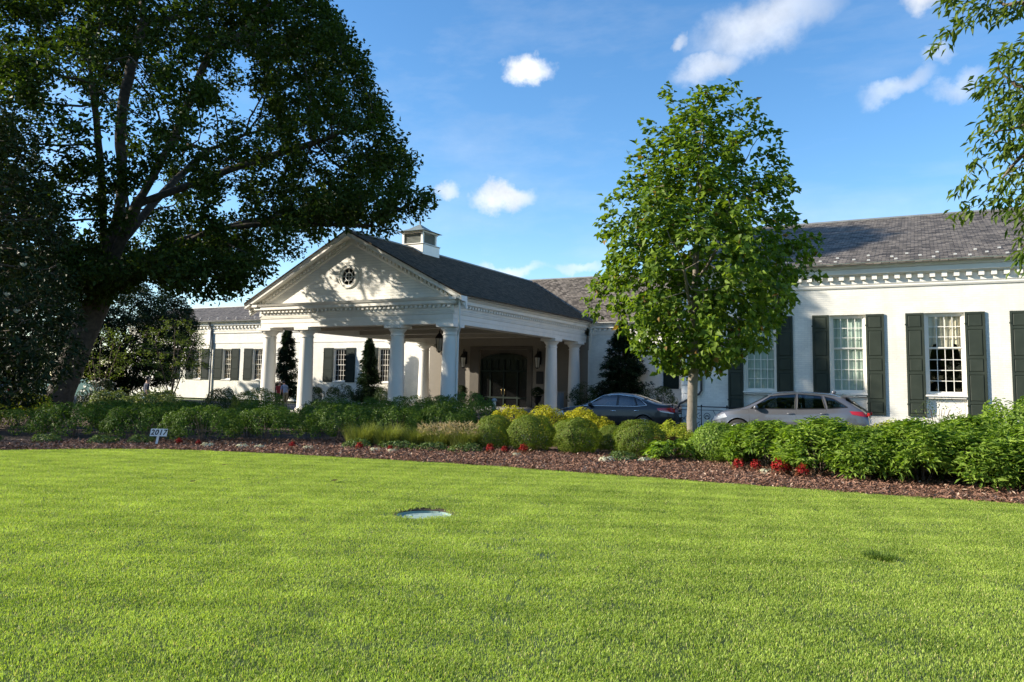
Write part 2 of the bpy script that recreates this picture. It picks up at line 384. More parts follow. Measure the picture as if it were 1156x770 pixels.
def make_shutter(x0,x1,z0,z1,y,panels,mat):
    # stiles and rails standing proud of recessed, raised-field panels; y = wall face
    mb=MB(); yb=y-.012; yf=y-.055; st=.065
    mb.box(x0+.004,x1-.004,y-.034,yb,z0+.004,z1-.004)
    zr=[z0]+[v for p in reversed(panels) for v in p]+[z1]
    mb.box(x0,x0+st,yf,yb,z0,z1); mb.box(x1-st,x1,yf,yb,z0,z1)
    for k in range(0,len(zr),2):
        mb.box(x0+st+.001,x1-st-.001,yf+.002,yb,zr[k],zr[k+1])
    for a,b in panels:
        lo=[(x0+st+.012,y-.034,a+.012),(x1-st-.012,y-.034,a+.012),(x1-st-.012,y-.034,b-.012),(x0+st+.012,y-.034,b-.012)]
        g=.035
        hi=[(x0+st+g,y-.05,a+g),(x1-st-g,y-.05,a+g),(x1-st-g,y-.05,b-g),(x0+st+g,y-.05,b-g)]
        mb.add(lo+hi,[(4,5,6,7),(0,1,5,4),(1,2,6,5),(2,3,7,6),(3,0,4,7)])
    for zz in (z0+.35,z1-.4): mb.box(x0-.02 if x0<x1 else x0,x0+.03,yf-.012,yf+.001,zz,zz+.05)
    return mb.build('shutter',mat,club)

def make_window(x0,x1,z0,z1,y,cols,rows_top,rows_bot,inside,sill=True):
    # double-hung sash window filling the opening x0..x1, z0..z1; wall face at y
    mb=MB(); yo=y+.12; f=.07
    mb.box(x0,x0+f,yo,yo+.09,z0,z1); mb.box(x1-f,x1,yo,yo+.09,z0,z1)
    mb.box(x0+f+.001,x1-f-.001,yo+.002,yo+.09,z1-f,z1); mb.box(x0+f+.001,x1-f-.001,yo+.002,yo+.09,z0,z0+.06)
    a,b,c,d=x0+f,x1-f,z0+.06,z1-f
    zm=c+(d-c)*rows_bot/(rows_top+rows_bot)
    panes=MB()
    for (p,q,ys,rows) in ((zm,d,yo+.025,rows_top),(c,zm+.02,yo+.055,rows_bot)):
        s=.042
        mb.box(a+.001,a+s,ys,ys+.028,p,q); mb.box(b-s,b-.001,ys,ys+.028,p,q)
        mb.box(a+s,b-s,ys+.001,ys+.028,q-s,q-.001); mb.box(a+s,b-s,ys+.001,ys+.028,p+.001,p+s)
        for k in range(1,cols):
            xx=a+s+(b-a-2*s)*k/cols; mb.box(xx-.011,xx+.011,ys+.004,ys+.024,p+s,q-s)
        for k in range(1,rows):
            zz=p+s+(q-p-2*s)*k/rows; mb.box(a+s,b-s,ys+.006,ys+.022,zz-.011,zz+.011)
        panes.quad((a+s,ys+.016,p+s),(b-s,ys+.016,p+s),(b-s,ys+.016,q-s),(a+s,ys+.016,q-s))
    w=mb.build('window',M['trim'],club)
    panes.build('pane',M['glass'],w)
    if sill:
        sb=MB(); sb.bbox(x0-.03,x1+.03,y-.06,yo-.002,z0-.07,z0-.003,.012); sb.bbox(x0+.01,x1-.01,y-.02,yo-.002,z0-.13,z0-.072,.008)
        sb.build('sill',M['trim'],w)
    yc=yo+.125
    def cloth(xa,xb,za_,zb_,name,mat,nf,amp,edge=None):
        cb=MB(); n=nf*8; V=[];F=[];m=10
        for i in range(n+1):
            u=i/n
            for j in range(m+1):
                v=j/m
                z=za_+(zb_-za_)*v
                e0,e1=(xa,xb) if edge is None else edge(v)
                x=e0+(e1-e0)*u
                V.append((x,yc+amp*math.sin(u*nf*2*PI)+.3*amp*math.sin(u*nf*5+v*3),z))
        for i in range(n):
            for j in range(m): F.append((i*(m+1)+j,(i+1)*(m+1)+j,(i+1)*(m+1)+j+1,i*(m+1)+j+1))
        cb.add(V,F,True); return cb.build(name,mat,w)
    if inside=='shade':
        cloth(x0+.02,x1-.02,z0+.02,z1-.02,'blind',M['shade'],9,.008)
    elif inside=='swag':
        # tied-back side curtains and a gathered valance with a scalloped lower edge
        W=x1-x0
        cb=MB();V=[];F=[];n=64;m=8
        for i in range(n+1):
            u=i/n; dip=.78+.28*abs(u-.5)*2-.10*math.cos(u*2*PI*1.0)
            low=z1-(z1-z0)*(.30+.13*(1-abs(2*u-1))**.6*(1 if .3<u<.7 else .55)+.12*(abs(2*u-1))**2)
            for j in range(m+1):
                v=j/m
                V.append((x0+W*u,yc+.025*math.sin(u*44)+.012*math.sin(u*91+v*4),z1+(low-z1)*v))
        for i in range(n):
            for j in range(m): F.append((i*(m+1)+j,(i+1)*(m+1)+j,(i+1)*(m+1)+j+1,i*(m+1)+j+1))
        cb.add(V,F,True); cb.build('curtain',M['curtain'],w)
        yc+=.06
        zt=z0+(z1-z0)*.62
        for sgn in (0,1):
            def edge(v,sgn=sgn):
                k=.10+.30*max(0,(v-.5)/.5)**1.4
                return (x0,x0+W*k) if sgn==0 else (x1-W*k,x1)
            cloth(0,0,z0+.02,zt+.55,'curtain',M['curtain'],5,.018,edge)
    return w

# ------------------------------------------------------------------ right wing
YW=28.2; WX0=-7.88; WX1=13.0
wz=(.92,4.27)
wins=[(-5.64,-4.52),(-2.77,-1.65),(.09,1.21),(2.97,4.09),(5.85,6.97),(8.72,9.84)]
mb=MB()
wall_y(mb,YW,WX0+.36,WX1,0,5.9,[(a,b,*wz) for a,b in wins],.2)
mb.quad((WX0,YW+15,0),(WX0,YW+.36,0),(WX0,YW+.36,5.9),(WX0,YW+15,5.9))          # left side wall
mb.add([(WX0,YW+.0,5.9),(WX0,YW+19.4,5.9),(WX0,38,9.3)],[(0,1,2)])                   # its gable
mb.quad((WX1,YW,0),(WX1,YW+19,0),(WX1,YW+19,5.9),(WX1,YW,5.9)); mb.add([(WX1,YW,5.9),(WX1,YW+19.4,5.9),(WX1,38,9.3)],[(0,1,2)])
mb.quad((WX0,YW+19,0),(WX1,YW+19,0),(WX1,YW+19,5.9),(WX0,YW+19,5.9))
mb.build('brick_wall',M['brick'],club)
mb=MB()
z=0
while z<5.1:                                                                         # rusticated corner blocks
    h=.30; d=.30 if int(round(z/h))%2 else .30
    mb.bbox(WX0-.012,WX0+.36,YW-.014,YW+.358,z+.004,z+h-.004,.008); z+=h
mb.build('corner_quoins',M['quoin'],club)
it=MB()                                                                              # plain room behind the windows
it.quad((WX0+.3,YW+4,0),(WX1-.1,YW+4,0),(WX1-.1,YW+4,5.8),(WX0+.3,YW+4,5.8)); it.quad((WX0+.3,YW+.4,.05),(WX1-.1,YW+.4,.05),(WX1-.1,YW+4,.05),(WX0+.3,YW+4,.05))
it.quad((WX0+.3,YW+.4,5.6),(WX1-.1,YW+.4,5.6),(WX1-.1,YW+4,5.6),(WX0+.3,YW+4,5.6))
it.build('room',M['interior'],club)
PAN=[(3.80,4.205),(2.87,3.72),(2.37,2.79),(1.45,2.29),(1.0,1.37)]
for i,(a,b) in enumerate(wins):
    make_window(a,b,1.64,4.27,YW,4,3,4,'swag' if i in (2,4) else 'shade')
    sp=MB(); sp.box(a,b,YW+.10,YW+.16,.92,1.50); sp.box(a+.07,b-.07,YW+.088,YW+.10,1.0,1.06); sp.box(a+.07,b-.07,YW+.088,YW+.10,1.40,1.46)
    sp.box(a+.07,a+.13,YW+.089,YW+.10,1.061,1.399); sp.box(b-.13,b-.07,YW+.089,YW+.10,1.061,1.399)
    sp.build('spandrel_panel',M['trim'],club)
    make_shutter(a-.545,a-.012,.94,4.275,YW,PAN,M['shutter'])
    make_shutter(b+.012,b+.56,.94,4.275,YW,PAN,M['shutter'])

def cornice(p0,p1,out,face,zb,name='cornice',dz=0.0,tooth=.155,gap=.335,ht=.16,mat='trim',scale=1.0,corona=True):
    # face: distance axis already in p0/p1. zb = underside of the moulding; dentil course, bed mould, corona
    s=scale
    mb=MB()
    mb.sweep([(-.02,zb),(.035*s,zb),(.06*s,zb+.05*s),(.06*s,zb+.10*s),(.085*s,zb+.13*s),(.085*s,zb+.245*s),(-.02,zb+.245*s)],p0,p1,out)
    z1=zb+.245*s+.001
    mb.sweep([(-.02,z1),(.075*s,z1),(.075*s,z1+ht*s),(-.02,z1+ht*s)],p0,p1,out)
    L=math.hypot(p1[0]-p0[0],p1[1]-p0[1]); t=((p1[0]-p0[0])/L,(p1[1]-p0[1])/L)
    n=int(L/(gap*s))
    for k in range(n):
        c=(k+.5)*L/n
        a=(p0[0]+t[0]*(c-tooth*s/2),p0[1]+t[1]*(c-tooth*s/2)); b=(p0[0]+t[0]*(c+tooth*s/2),p0[1]+t[1]*(c+tooth*s/2))
        mb.sweep([(.076*s,z1+.012),(.21*s,z1+.012),(.21*s,z1+ht*s-.003),(.076*s,z1+ht*s-.003)],a,b,out)
    z2=z1+ht*s+.001
    if corona:
        mb.sweep([(-.02,z2),(.215*s,z2),(.235*s,z2+.04*s),(.30*s,z2+.045*s),(.30*s,z2+.20*s),(.36*s,z2+.23*s),(.40*s,z2+.30*s),(.43*s,z2+.34*s),(-.02,z2+.34*s)],p0,p1,out)
    return mb.build(name,M[mat],club), z2+.34*s

def gutter(p0,p1,out,off,z,mat,r=.075):
    mb=MB(); pr=[]
    for k in range(9):
        a=PI+PI*k/8
        pr.append((off+r+r*math.cos(a),z+r*math.sin(a)))
    pr2=[(o+(.012 if o<off+r else -.012)*(1 if abs(o-off-r)>.01 else 0),zz+.012) for o,zz in reversed(pr)]
    pr2=[(pr[8-k][0]+(-.012 if k<3 else (.012 if k>5 else 0)),pr[8-k][1]+(.0 if k in (0,8) else .012)) for k in range(9)]
    mb.sweep(pr+pr2,p0,p1,out)
    return mb.build('gutter',M[mat],club)

_,zt=cornice((WX0-.05,YW),(WX1+.05,YW),(0,-1),YW,5.16)
gutter((WX0-.5,YW),(WX1+.5,YW),(0,-1),.435,5.945,'gutter')

def roof_slab(pts, th, name, mat, parent=club):
    # pts: eave left, eave right, ridge right, ridge left (top surface)
    lo=[(p[0],p[1],p[2]-th) for p in pts]
    return MB().hexa(lo,pts).build(name,mat,parent)
def ridge_cap(a,b,name='ridge_cap'):
    return MB().tube([a,b],.07,6).build(name,M['leadgrey'],club)
RS=(9.48-5.95)/(38-27.62)
rf=roof_slab([(WX0-.42,27.62,5.95),(WX1+.4,27.62,5.95),(WX1+.4,38,9.48),(WX0-.42,38,9.48)],.07,'slate_roof',M['slate'])
roof_slab([(WX1+.4,48.38,5.95),(WX0-.42,48.38,5.95),(WX0-.42,38,9.475),(WX1+.4,38,9.475)],.07,'slate_roof',M['slate'])
ridge_cap((WX0-.42,38,9.48),(WX1+.4,38,9.48))
bg=MB()                                                                              # bargeboard of the left gable
bg.hexa([(WX0-.43,27.7,5.72),(WX0-.37,27.7,5.72),(WX0-.37,38,9.22),(WX0-.43,38,9.22)],[(WX0-.43,27.7,5.90),(WX0-.37,27.7,5.90),(WX0-.37,38,9.40),(WX0-.43,38,9.40)])
bg.build('bargeboard',M['trim'],club)

def snow_guard(x,y,z,slope,first=[None]):
    if first[0] is None:
        mb=MB()
        w=.05
        mb.add([(-w,0,.02),(w,0,.02),(w*.9,.0,.07),(-w*.9,0,.07),(0,.10,.01),(0,.11,.012)],[(0,1,2,3),(0,4,1),(3,2,4),(0,3,4),(1,4,2)])
        o=mb.build('snow_guard',M['snowguard']); o.parent=club; first[0]=o
    else:
        o=first[0].copy(); COL.objects.link(o); o.parent=club
    o.location=Vector((x,y,z))-origin(club); o.rotation_euler=(math.atan(slope),0,0)
for x,y in [(-2.49,28.42),(-1.94,27.97),(-1.53,28.62),(-0.80,28.20),(-0.36,28.63),(0.03,28.17),(0.53,28.57),(1.02,28.01),(1.61,28.69),(1.89,28.13),(2.27,28.73),(2.75,28.2),(3.2,28.75),(-3.0,28.0),(-3.5,28.6),(-4.1,28.1),(-2.50,27.75),(-1.48,27.74),(-0.67,27.75),(0.41,27.76),(1.41,27.76),(2.4,27.76)]:
    snow_guard(x,y,5.95+RS*(y-27.62),RS)

# ------------------------------------------------------------------ main block and left block (wall face at Y = 47)
YM=47.0; LX=-36.6
mb=MB()
lw=[(-56.96,-56.0),(-53.4,-52.32),(-49.81,-48.72),(-60.8,-59.7)]
pw=[(-41.0,-39.74),(-36.65,-35.5)]
WZ=(1.66,4.26)
wall_y(mb,YM,-66,LX-.6,0,6.1,[(a,b,*WZ) for a,b in lw]+[(pw[0][0],pw[0][1],*WZ)],.2)
wall_y(mb,YM,LX-.6,-31.9,0,6.1,[(-36.6,-35.5,*WZ)],.2)
wall_y(mb,YM,-19.35,WX0,0,5.5,[(-13.3,-12.2,1.66,4.26)],.2)
mb.quad((-66,YM+9.6,0),(-66,YM,0),(-66,YM,6.1),(-66,YM+9.6,6.1)); mb.add([(-66,YM,6.1),(-66,YM+9.6,6.1),(-66,51.8,8.4)],[(0,1,2)])
mb.quad((-66,YM+9.6,0),(WX0,YM+9.6,0),(WX0,YM+9.6,6.1),(-66,YM+9.6,6.1))
mb.quad((WX0,YM+9.6,0),(WX0,YM+.31,0),(WX0,YM+.31,6.1),(WX0,YM+9.6,6.1))
mb.build('brick_wall',M['brick'],club)
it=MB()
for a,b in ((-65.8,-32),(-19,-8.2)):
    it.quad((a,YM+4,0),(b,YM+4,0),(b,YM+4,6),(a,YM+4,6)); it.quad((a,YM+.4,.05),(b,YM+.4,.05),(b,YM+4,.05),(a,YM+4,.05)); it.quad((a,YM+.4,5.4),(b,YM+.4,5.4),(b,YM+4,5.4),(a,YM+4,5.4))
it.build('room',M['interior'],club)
PAN2=[(3.55,4.17),(2.55,3.45),(1.76,2.45)]
for a,b in lw+[pw[0],(-36.6,-35.5),(-13.3,-12.2)]:
    make_window(a,b,1.66,4.26,YM,4,3,3,'dark')
    make_shutter(a-1.0,a-.015,1.62,4.3,YM,PAN2,M['blackgreen'])
    make_shutter(b+.015,b+.93,1.62,4.3,YM,PAN2,M['blackgreen'])
# left block: two string mouldings, dentil cornice, roof
mb=MB()
mb.sweep([(-.01,5.62),(.05,5.62),(.07,5.68),(.07,5.76),(-.01,5.78)],(-66,YM),(-32.6,YM),(0,-1))
mb.sweep([(-.01,4.76),(.035,4.76),(.045,4.84),(-.01,4.86)],(-66,YM),(-32.6,YM),(0,-1))
mb.build('string_moulding',M['trim'],club)
cornice((-66,YM),(-33.2,YM),(0,-1),YM,5.80,gap=.42,tooth=.2,ht=.2)
gutter((-66.4,YM),(-33.0,YM),(0,-1),.435,6.66,'leadgrey',.09)
LS=(8.54-6.70)/(51.8-46.4)
roof_slab([(-66.4,46.4,6.70),(-32.9,46.4,6.70),(-32.9,51.8,8.54),(-66.4,51.8,8.54)],.07,'slate_roof',M['slate'])
roof_slab([(-32.9,57.2,6.70),(-66.4,57.2,6.70),(-66.4,51.8,8.535),(-32.9,51.8,8.535)],.07,'slate_roof',M['slate'])
ridge_cap((-66.4,51.8,8.54),(-32.9,51.8,8.54))
for k in range(34):
    x=-63.0+k*.56; y=46.75+(.55 if k%2 else .0)
    snow_guard(x,y,6.70+LS*(y-46.4),LS)
# main block right of the porch
cornice((-19.3,YM),(WX0-.02,YM),(0,-1),YM,5.02)
gutter((-18.9,YM),(WX0-.02,YM),(0,-1),.435,5.82,'trim')
MS=(9.62-5.86)/(51.9-46.42)
roof_slab([(-32.8,46.42,5.86),(WX0+4,46.42,5.86),(WX0+4,51.9,9.62),(-32.8,51.9,9.62)],.07,'slate_roof',M['slate'])
roof_slab([(WX0+4,57.4,5.86),(-32.8,57.4,5.86),(-32.8,51.9,9.615),(WX0+4,51.9,9.615)],.07,'slate_roof',M['slate'])
ridge_cap((-32.8,51.9,9.62),(WX0+4,51.9,9.62))
mb=MB(); mb.add([(-32.78,46.42,5.8),(-32.78,57.4,5.8),(-32.78,51.9,9.5)],[(0,1,2)]); mb.build('gable_wall',M['brick'],club)

# ------------------------------------------------------------------ porch (porte cochere)
colx=[-31.61,-28.92,-22.99,-19.9]; yF=31.0
def column_mesh():
    mb=MB()
    mb.bbox(-.50,.50,-.50,.50,0,.14,.012)
    mb.lathe([(.47,.141),(.49,.18),(.485,.24),(.44,.265),(.415,.28),(.40,.33)],0,0,32,True,True)
    prof=[]
    for k in range(14):
        t=k/13; z=.331+(3.98-.331)*t
        prof.append((.395-.065*t**1.6,z))
    mb.lathe(prof,0,0,32)
    mb.lathe([(.332,3.981),(.372,3.99),(.375,4.03),(.335,4.045)],0,0,32)
    mb.lathe([(.332,4.046),(.333,4.16),(.36,4.18),(.42,4.25),(.455,4.32),(.46,4.345)],0,0,32)
    mb.bbox(-.50,.50,-.50,.50,4.347,4.53,.015)
    return mb
first=None
for x,y in [(c,yF) for c in colx]+[(-19.9,42.4),(-19.9,45.9),(-31.61,42.4),(-31.61,45.9)]:
    if first is None:
        first=column_mesh().build('column',M['column']); first.parent=club; o=first
    else: o=first.copy(); COL.objects.link(o); o.parent=club
    o.location=Vector((x,y,0))-origin(club)
# architrave beams: two fascias and a cap mould
def beam(p0,p1,out,w,z0=4.533,z1=5.05):
    mb=MB()
    h=z1-z0
    mb.sweep([(-w,z0),(0,z0),(0,z0+h*.44),(.025,z0+h*.44+.004),(.025,z0+h*.86),(.06,z0+h*.9),(.07,z1),(-w,z1)],p0,p1,out)
    return mb.build('architrave',M['trim'],club)
fx0,fx1,fy=-31.97,-19.54,30.66
beam((fx0+.003,fy),(fx1-.003,fy),(0,-1),.70)
beam((fx1,fy+.001),(fx1,YM-.002),(1,0),.70); beam((fx0,YM-.002),(fx0,fy+.001),(-1,0),.70)
cornice((fx0-.0,fy),(fx1+.0,fy),(0,-1),fy,5.052,gap=.27,tooth=.135,ht=.13)
cornice((fx1,fy),(fx1,YM-.4),(1,0),fx1,5.053,gap=.27,tooth=.135,ht=.13)
cornice((fx0,YM-.4),(fx0,fy),(-1,0),fx0,5.053,gap=.27,tooth=.135,ht=.13)
# corner blocks where the projecting mouldings meet
for sx,x in ((1,fx1),(-1,fx0)):
    mb=MB()
    for o,z0,z1 in ((.0235,4.768,4.972),(.062,5.003,5.046),(.083,5.12,5.295),(.073,5.30,5.425),(.235,5.432,5.47),(.297,5.473,5.625),(.395,5.63,5.762)):
        mb.box(min(x,x+sx*o),max(x,x+sx*o),fy-o,fy,z0,z1)
    mb.build('cornice_corner',M['trim'],club)
gutter((fx1,fy-.45),(fx1,YM-.5),(1,0),.435,5.84,'trim'); gutter((fx0,YM-.5),(fx0,fy-.45),(-1,0),.435,5.84,'leadgrey')
# ceiling and paving under the porch
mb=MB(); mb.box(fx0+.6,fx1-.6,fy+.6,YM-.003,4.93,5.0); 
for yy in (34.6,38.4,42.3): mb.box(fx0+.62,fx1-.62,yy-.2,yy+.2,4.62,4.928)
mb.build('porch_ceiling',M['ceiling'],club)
# roof
PE=5.87; PR=9.45; hw=7.02; yG=30.18
PS=(PR-PE)/hw
for s in (1,-1):
    a=(XC+s*hw,yG,PE); b=(XC+s*hw,46.6,PE); c=(XC,51.5,PR); d=(XC,yG,PR)
    e=(XC+s*hw,46.6,PE)
    pts=[a,b,c,d] if s==1 else [b,a,d,c]
    lo=[(p[0],p[1],p[2]-.07) for p in pts]
    MB().hexa(lo,pts).build('slate_roof',M['slate_dark'] ,club)
ridge_cap((XC,yG,PR),(XC,51.5,PR))
# pediment: boarded tympanum, raking cornice with dentils
tz0=5.79; yT=30.72
mb=MB()
hb=(PR-.35-tz0)/PS
on=[]; 
cxo,czo,ro=XC-.16,7.09,.50
outer=[Vector((XC-hb,0,tz0)),Vector((XC+hb,0,tz0)),Vector((XC,0,PR-.35))]
hole=[Vector((cxo+ro*math.cos(2*PI*k/32),0,czo+ro*math.sin(2*PI*k/32))) for k in range(32)]
tri=tessellate_polygon([[Vector((p.x,p.z,0)) for p in outer],[Vector((p.x,p.z,0)) for p in hole]])
allp=outer+hole
mb.add([(p.x,yT,p.z) for p in allp],[tuple(t) for t in tri])
mb.build('tympanum',M['clapboard'],club)
def rake(s,prof,name,mat):
    # prof: (outward in -Y from yT, height measured down from roof underside)
    mb=MB()
    for k in range(len(prof)): pass
    V=[];n=len(prof)
    for (x,z) in ((XC+s*(hw+.0),PE-.075),(XC,PR-.075)):
        for o,dn in prof: V.append((x,yT-o,z-dn))
    F=[(i,(i+1)%n,n+(i+1)%n,n+i) for i in range(n)]+[tuple(range(n)),tuple(reversed(range(n,2*n)))]
    mb.add(V,F); return mb
for s in (1,-1):
    mb=rake(s,[(-.05,.005),(.52,.005),(.50,.06),(.46,.10),(.46,.24),(.42,.25),(.12,.25),(.09,.30),(-.05,.30)],'',None)
    mb2=rake(s,[(-.05,.301),(.06,.301),(.06,.455),(.085,.46),(.085,.54),(.035,.60),(-.05,.60)],'',None)
    b=len(mb.v); mb.v+=mb2.v; mb.f+=[tuple(i+b for i in f) for f in mb2.f]; mb.sm+=mb2.sm
    n=28
    for k in range(n):
        t=(k+.5)/n*.96+.0
        x=XC+s*hw*(1-t); z=PE-.075+(PR-PE)*t
        w=.068
        for_ =[]
        x0,x1=x-w,x+w
        za=lambda xx:PE-.075+(PR-PE)*(1-abs(xx-XC)/hw)
        lo=[(x0,yT-.19,za(x0)-.445),(x1,yT-.19,za(x1)-.445),(x1,yT-.061,za(x1)-.445),(x0,yT-.061,za(x0)-.445)]
        hi=[(x0,yT-.19,za(x0)-.315),(x1,yT-.19,za(x1)-.315),(x1,yT-.061,za(x1)-.315),(x0,yT-.061,za(x0)-.315)]
        mb.hexa(lo,hi)
    mb.build('raking_cornice',M['trim'],club)
# round window in the tympanum
mb=MB()
def ring(mb,r0,r1,y0,y1,n=40):
    V=[];F=[]
    for k in range(n):
        a=2*PI*k/n;c,sn=math.cos(a),math.sin(a)
        for r,y in ((r0,y0),(r1,y0),(r1,y1),(r0,y1)): V.append((cxo+r*c,y,czo+r*sn))
    for k in range(n):
        j=(k+1)%n
        for q in range(4): F.append((k*4+q,k*4+(q+1)%4,j*4+(q+1)%4,j*4+q))
    mb.add(V,F,False)
ring(mb,.44,.62,yT-.05,yT+.10); ring(mb,.56,.60,yT-.075,yT-.051); ring(mb,.19,.235,yT+.01,yT+.05)
for k in range(8):
    a=2*PI*k/8+PI/8*0
    p=Vector((cxo+.2*math.cos(a),yT+.03,czo+.2*math.sin(a))) if k%2 else Vector((cxo,yT+.03,czo))
    q=Vector((cxo+.45*math.cos(a),yT+.03,czo+.45*math.sin(a)))
    mb.tube([p,q],.017,5)
oc=mb.build('round_window',M['trim'],club)
MB().add([(cxo+.45*math.cos(2*PI*k/32),yT+.06,czo+.45*math.sin(2*PI*k/32)) for k in range(32)],[tuple(range(32))]).build('pane',M['glassdark'],oc)
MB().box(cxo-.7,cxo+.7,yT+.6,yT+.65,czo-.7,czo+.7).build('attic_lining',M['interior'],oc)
# downspouts
def spout(pts,r,mat,name='downspout'):
    mb=MB(); mb.tube(pts,r,8)
    return mb.build(name,M[mat],club)
spout([(fx1+.42,30.55,5.72),(fx1+.42,30.55,5.2),(fx1+.42,30.57,4.45),(fx1+.30,30.75,4.22),(fx1+.10,30.98,4.08),(fx1+.08,31.0,3.9),(fx1+.08,31.0,.1)],.055,'trim')
spout([(-54.82,YM-.5,6.55),(-54.82,YM-.12,6.0),(-54.82,YM-.12,5.2),(-54.7,YM-.12,4.9),(-54.7,YM-.12,.1)],.075,'leadgrey')
mb=MB(); mb.bbox(-55.25,-54.85,YM-.2,YM-.02,4.4,5.9,.02); mb.build('rainwater_head',M['trim'],club)
spout([(-19.12,YM-.3,5.6),(-19.12,YM-.12,5.1),(-19.12,YM-.1,4.2),(-19.3,YM-.1,4.0),(-19.3,YM-.1,.1)],.05,'trim')
spout([(-7.15,YW-.07,5.2),(-7.15,YW-.07,1.62),(-7.22,YW-.08,1.5),(-7.94,YW-.09,1.12),(-8.0,YW-.09,.95),(-8.0,YW-.09,.1)],.04,'pipe')
# entrance wall with panelled surround and arched double door
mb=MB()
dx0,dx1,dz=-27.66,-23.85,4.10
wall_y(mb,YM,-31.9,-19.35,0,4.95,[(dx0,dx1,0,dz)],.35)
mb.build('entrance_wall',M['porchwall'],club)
mb=MB()
for a,b in ((dx0-.75,dx0-.0),(dx1,dx1+.40)): mb.bbox(a+.003,b-.003,YM-.06,YM-.002,0,4.32,.012)
mb.bbox(dx0,dx1,YM-.062,YM-.002,dz,4.32,.012)
mb.build('door_surround',M['doorpanel'],club)
mb=MB(); cx=(dx0+dx1)/2; yd=YM+.2
n=20; arc=[]
for k in range(n+1):
    u=-1+2*k/n; arc.append((cx+u*(dx1-dx0)/2,3.25+.62*math.sqrt(max(0,1-u*u*.95))-.02))
V=[(x,yd,z) for x,z in arc]+[(x,yd,dz+.01) for x,z in arc]+[(x,yd-.08,z) for x,z in arc]
F=[(k,k+1,n+2+k,n+1+k) for k in range(n)]+[(k,2*n+2+k,2*n+3+k,k+1) for k in range(n)]
spm=MB().add(V,F)
for x in (dx0+.02,dx0+.78,cx-.05,dx1-.88,dx1-.12): mb.box(x,x+.10,yd-.05,yd+.02,0,3.42)
for z in (.02,.72,2.55): mb.box(dx0+.02,dx1-.02,yd-.045,yd+.015,z,z+.12)
for k in range(1,8):
    x=dx0+(dx1-dx0)*k/8; mb.box(x-.015,x+.015,yd-.03,yd+.01,2.67,3.42)
dr=mb.build('entrance_door',M['blackgreen'],club); spm.build('arch_panel',M['doorpanel'],dr)
MB().quad((dx0,yd+.03,0),(dx1,yd+.03,0),(dx1,yd+.03,dz),(dx0,yd+.03,dz)).build('pane',M['doorglass'],dr)
mb=MB()
for x in (cx-.13,cx+.13): mb.tube([(x,yd-.06,1.0),(x,yd-.11,1.05),(x,yd-.11,1.35),(x,yd-.06,1.4)],.014,6)
mb.build('handle',M['brass'],dr)
# wall lanterns, hanging lantern, plaque
def lantern(x,y,z,hang=False,s=1.0):
    mb=MB(); r=.13*s
    mb.lathe([(.04*s,z-.30*s),(.05*s,z-.27*s),(r*.75,z-.25*s),(r*.75,z-.24*s)],x,y,6,False)
    for k in range(6):
        a=2*PI*k/6
        mb.tube([(x+r*.72*math.cos(a),y+r*.72*math.sin(a),z-.25*s),(x+r*1.15*math.cos(a),y+r*1.15*math.sin(a),z+.22*s)],.012*s,4)
    mb.lathe([(r*1.3,z+.22*s),(r*1.3,z+.24*s),(r*.7,z+.36*s),(.03*s,z+.42*s),(.03*s,z+.5*s)],x,y,6,False)
    if hang: mb.tube([(x,y,z+.48*s),(x,y,4.92)],.012,4)
    else:
        mb.tube([(x,y,z+.45*s),(x,y+.05,z+.62*s),(x,YM-.08,z+.5*s),(x,YM-.02,z+.2*s)],.018*s,5); mb.box(x-.09*s,x+.09*s,YM-.03,YM-.003,z-.1*s,z+.5*s)
    o=mb.build('lantern',M['iron'],club)
    MB().lathe([(r*.55,z-.23*s),(r*.95,z+.2*s)],x,y,6,False).build('lamp_glass',M['frost'],o)
lantern(-22.93,YM-.33,3.22,False,1.5); lantern(-28.8,YM-.33,3.22,False,1.5); lantern(-24.6,37.2,3.92,True,1.6)
mb=MB(); mb.bbox(-23.15,-22.62,YM-.05,YM-.004,1.75,2.6,.015); mb.build('wall_plaque',M['iron'],club)
# cupola on the porch ridge
def rbox(mb,cx,cy,h,z0,z1): mb.bbox(cx-h,cx+h,cy-h,cy+h,z0,z1,.02)
cx,cy=XC-.1,36.85
mb=MB(); rbox(mb,cx,cy,.86,8.6,9.66); rbox(mb,cx,cy,.91,9.655,9.72)
mb.build('cupola_base',M['trim'],club)
mb=MB()
for sx in (-1,1):
    for sy in (-1,1): mb.bbox(cx+sx*.66-.07,cx+sx*.66+.07,cy+sy*.66-.07,cy+sy*.66+.07,9.72,10.36,.008)
rbox(mb,cx,cy,.80,10.36,10.46)
mb.build('cupola_frame',M['trim'],club)
mb=MB()
mb.box(cx-.60,cx+.60,cy-.60,cy+.60,9.72,10.355)
for k in range(8):
    z=9.76+k*.073
    mb.hexa([(cx-.59,cy-.66,z),(cx+.59,cy-.66,z),(cx+.59,cy-.601,z+.03),(cx-.59,cy-.601,z+.03)],[(cx-.59,cy-.66,z+.015),(cx+.59,cy-.66,z+.015),(cx+.59,cy-.601,z+.06),(cx-.59,cy-.601,z+.06)])
    mb.hexa([(cx+.66,cy-.59,z),(cx+.66,cy+.59,z),(cx+.601,cy+.59,z+.03),(cx+.601,cy-.59,z+.03)],[(cx+.66,cy-.59,z+.015),(cx+.66,cy+.59,z+.015),(cx+.601,cy+.59,z+.06),(cx+.601,cy-.59,z+.06)])
mb.build('cupola_louver',M['louver'],club)
mb=MB(); e=.98
q=[(cx-e,cy-e,10.46),(cx+e,cy-e,10.46),(cx+e,cy+e,10.46),(cx-e,cy+e,10.46)]
mid=[(cx-.5,cy-.5,10.66),(cx+.5,cy-.5,10.66),(cx+.5,cy+.5,10.66),(cx-.5,cy+.5,10.66)]
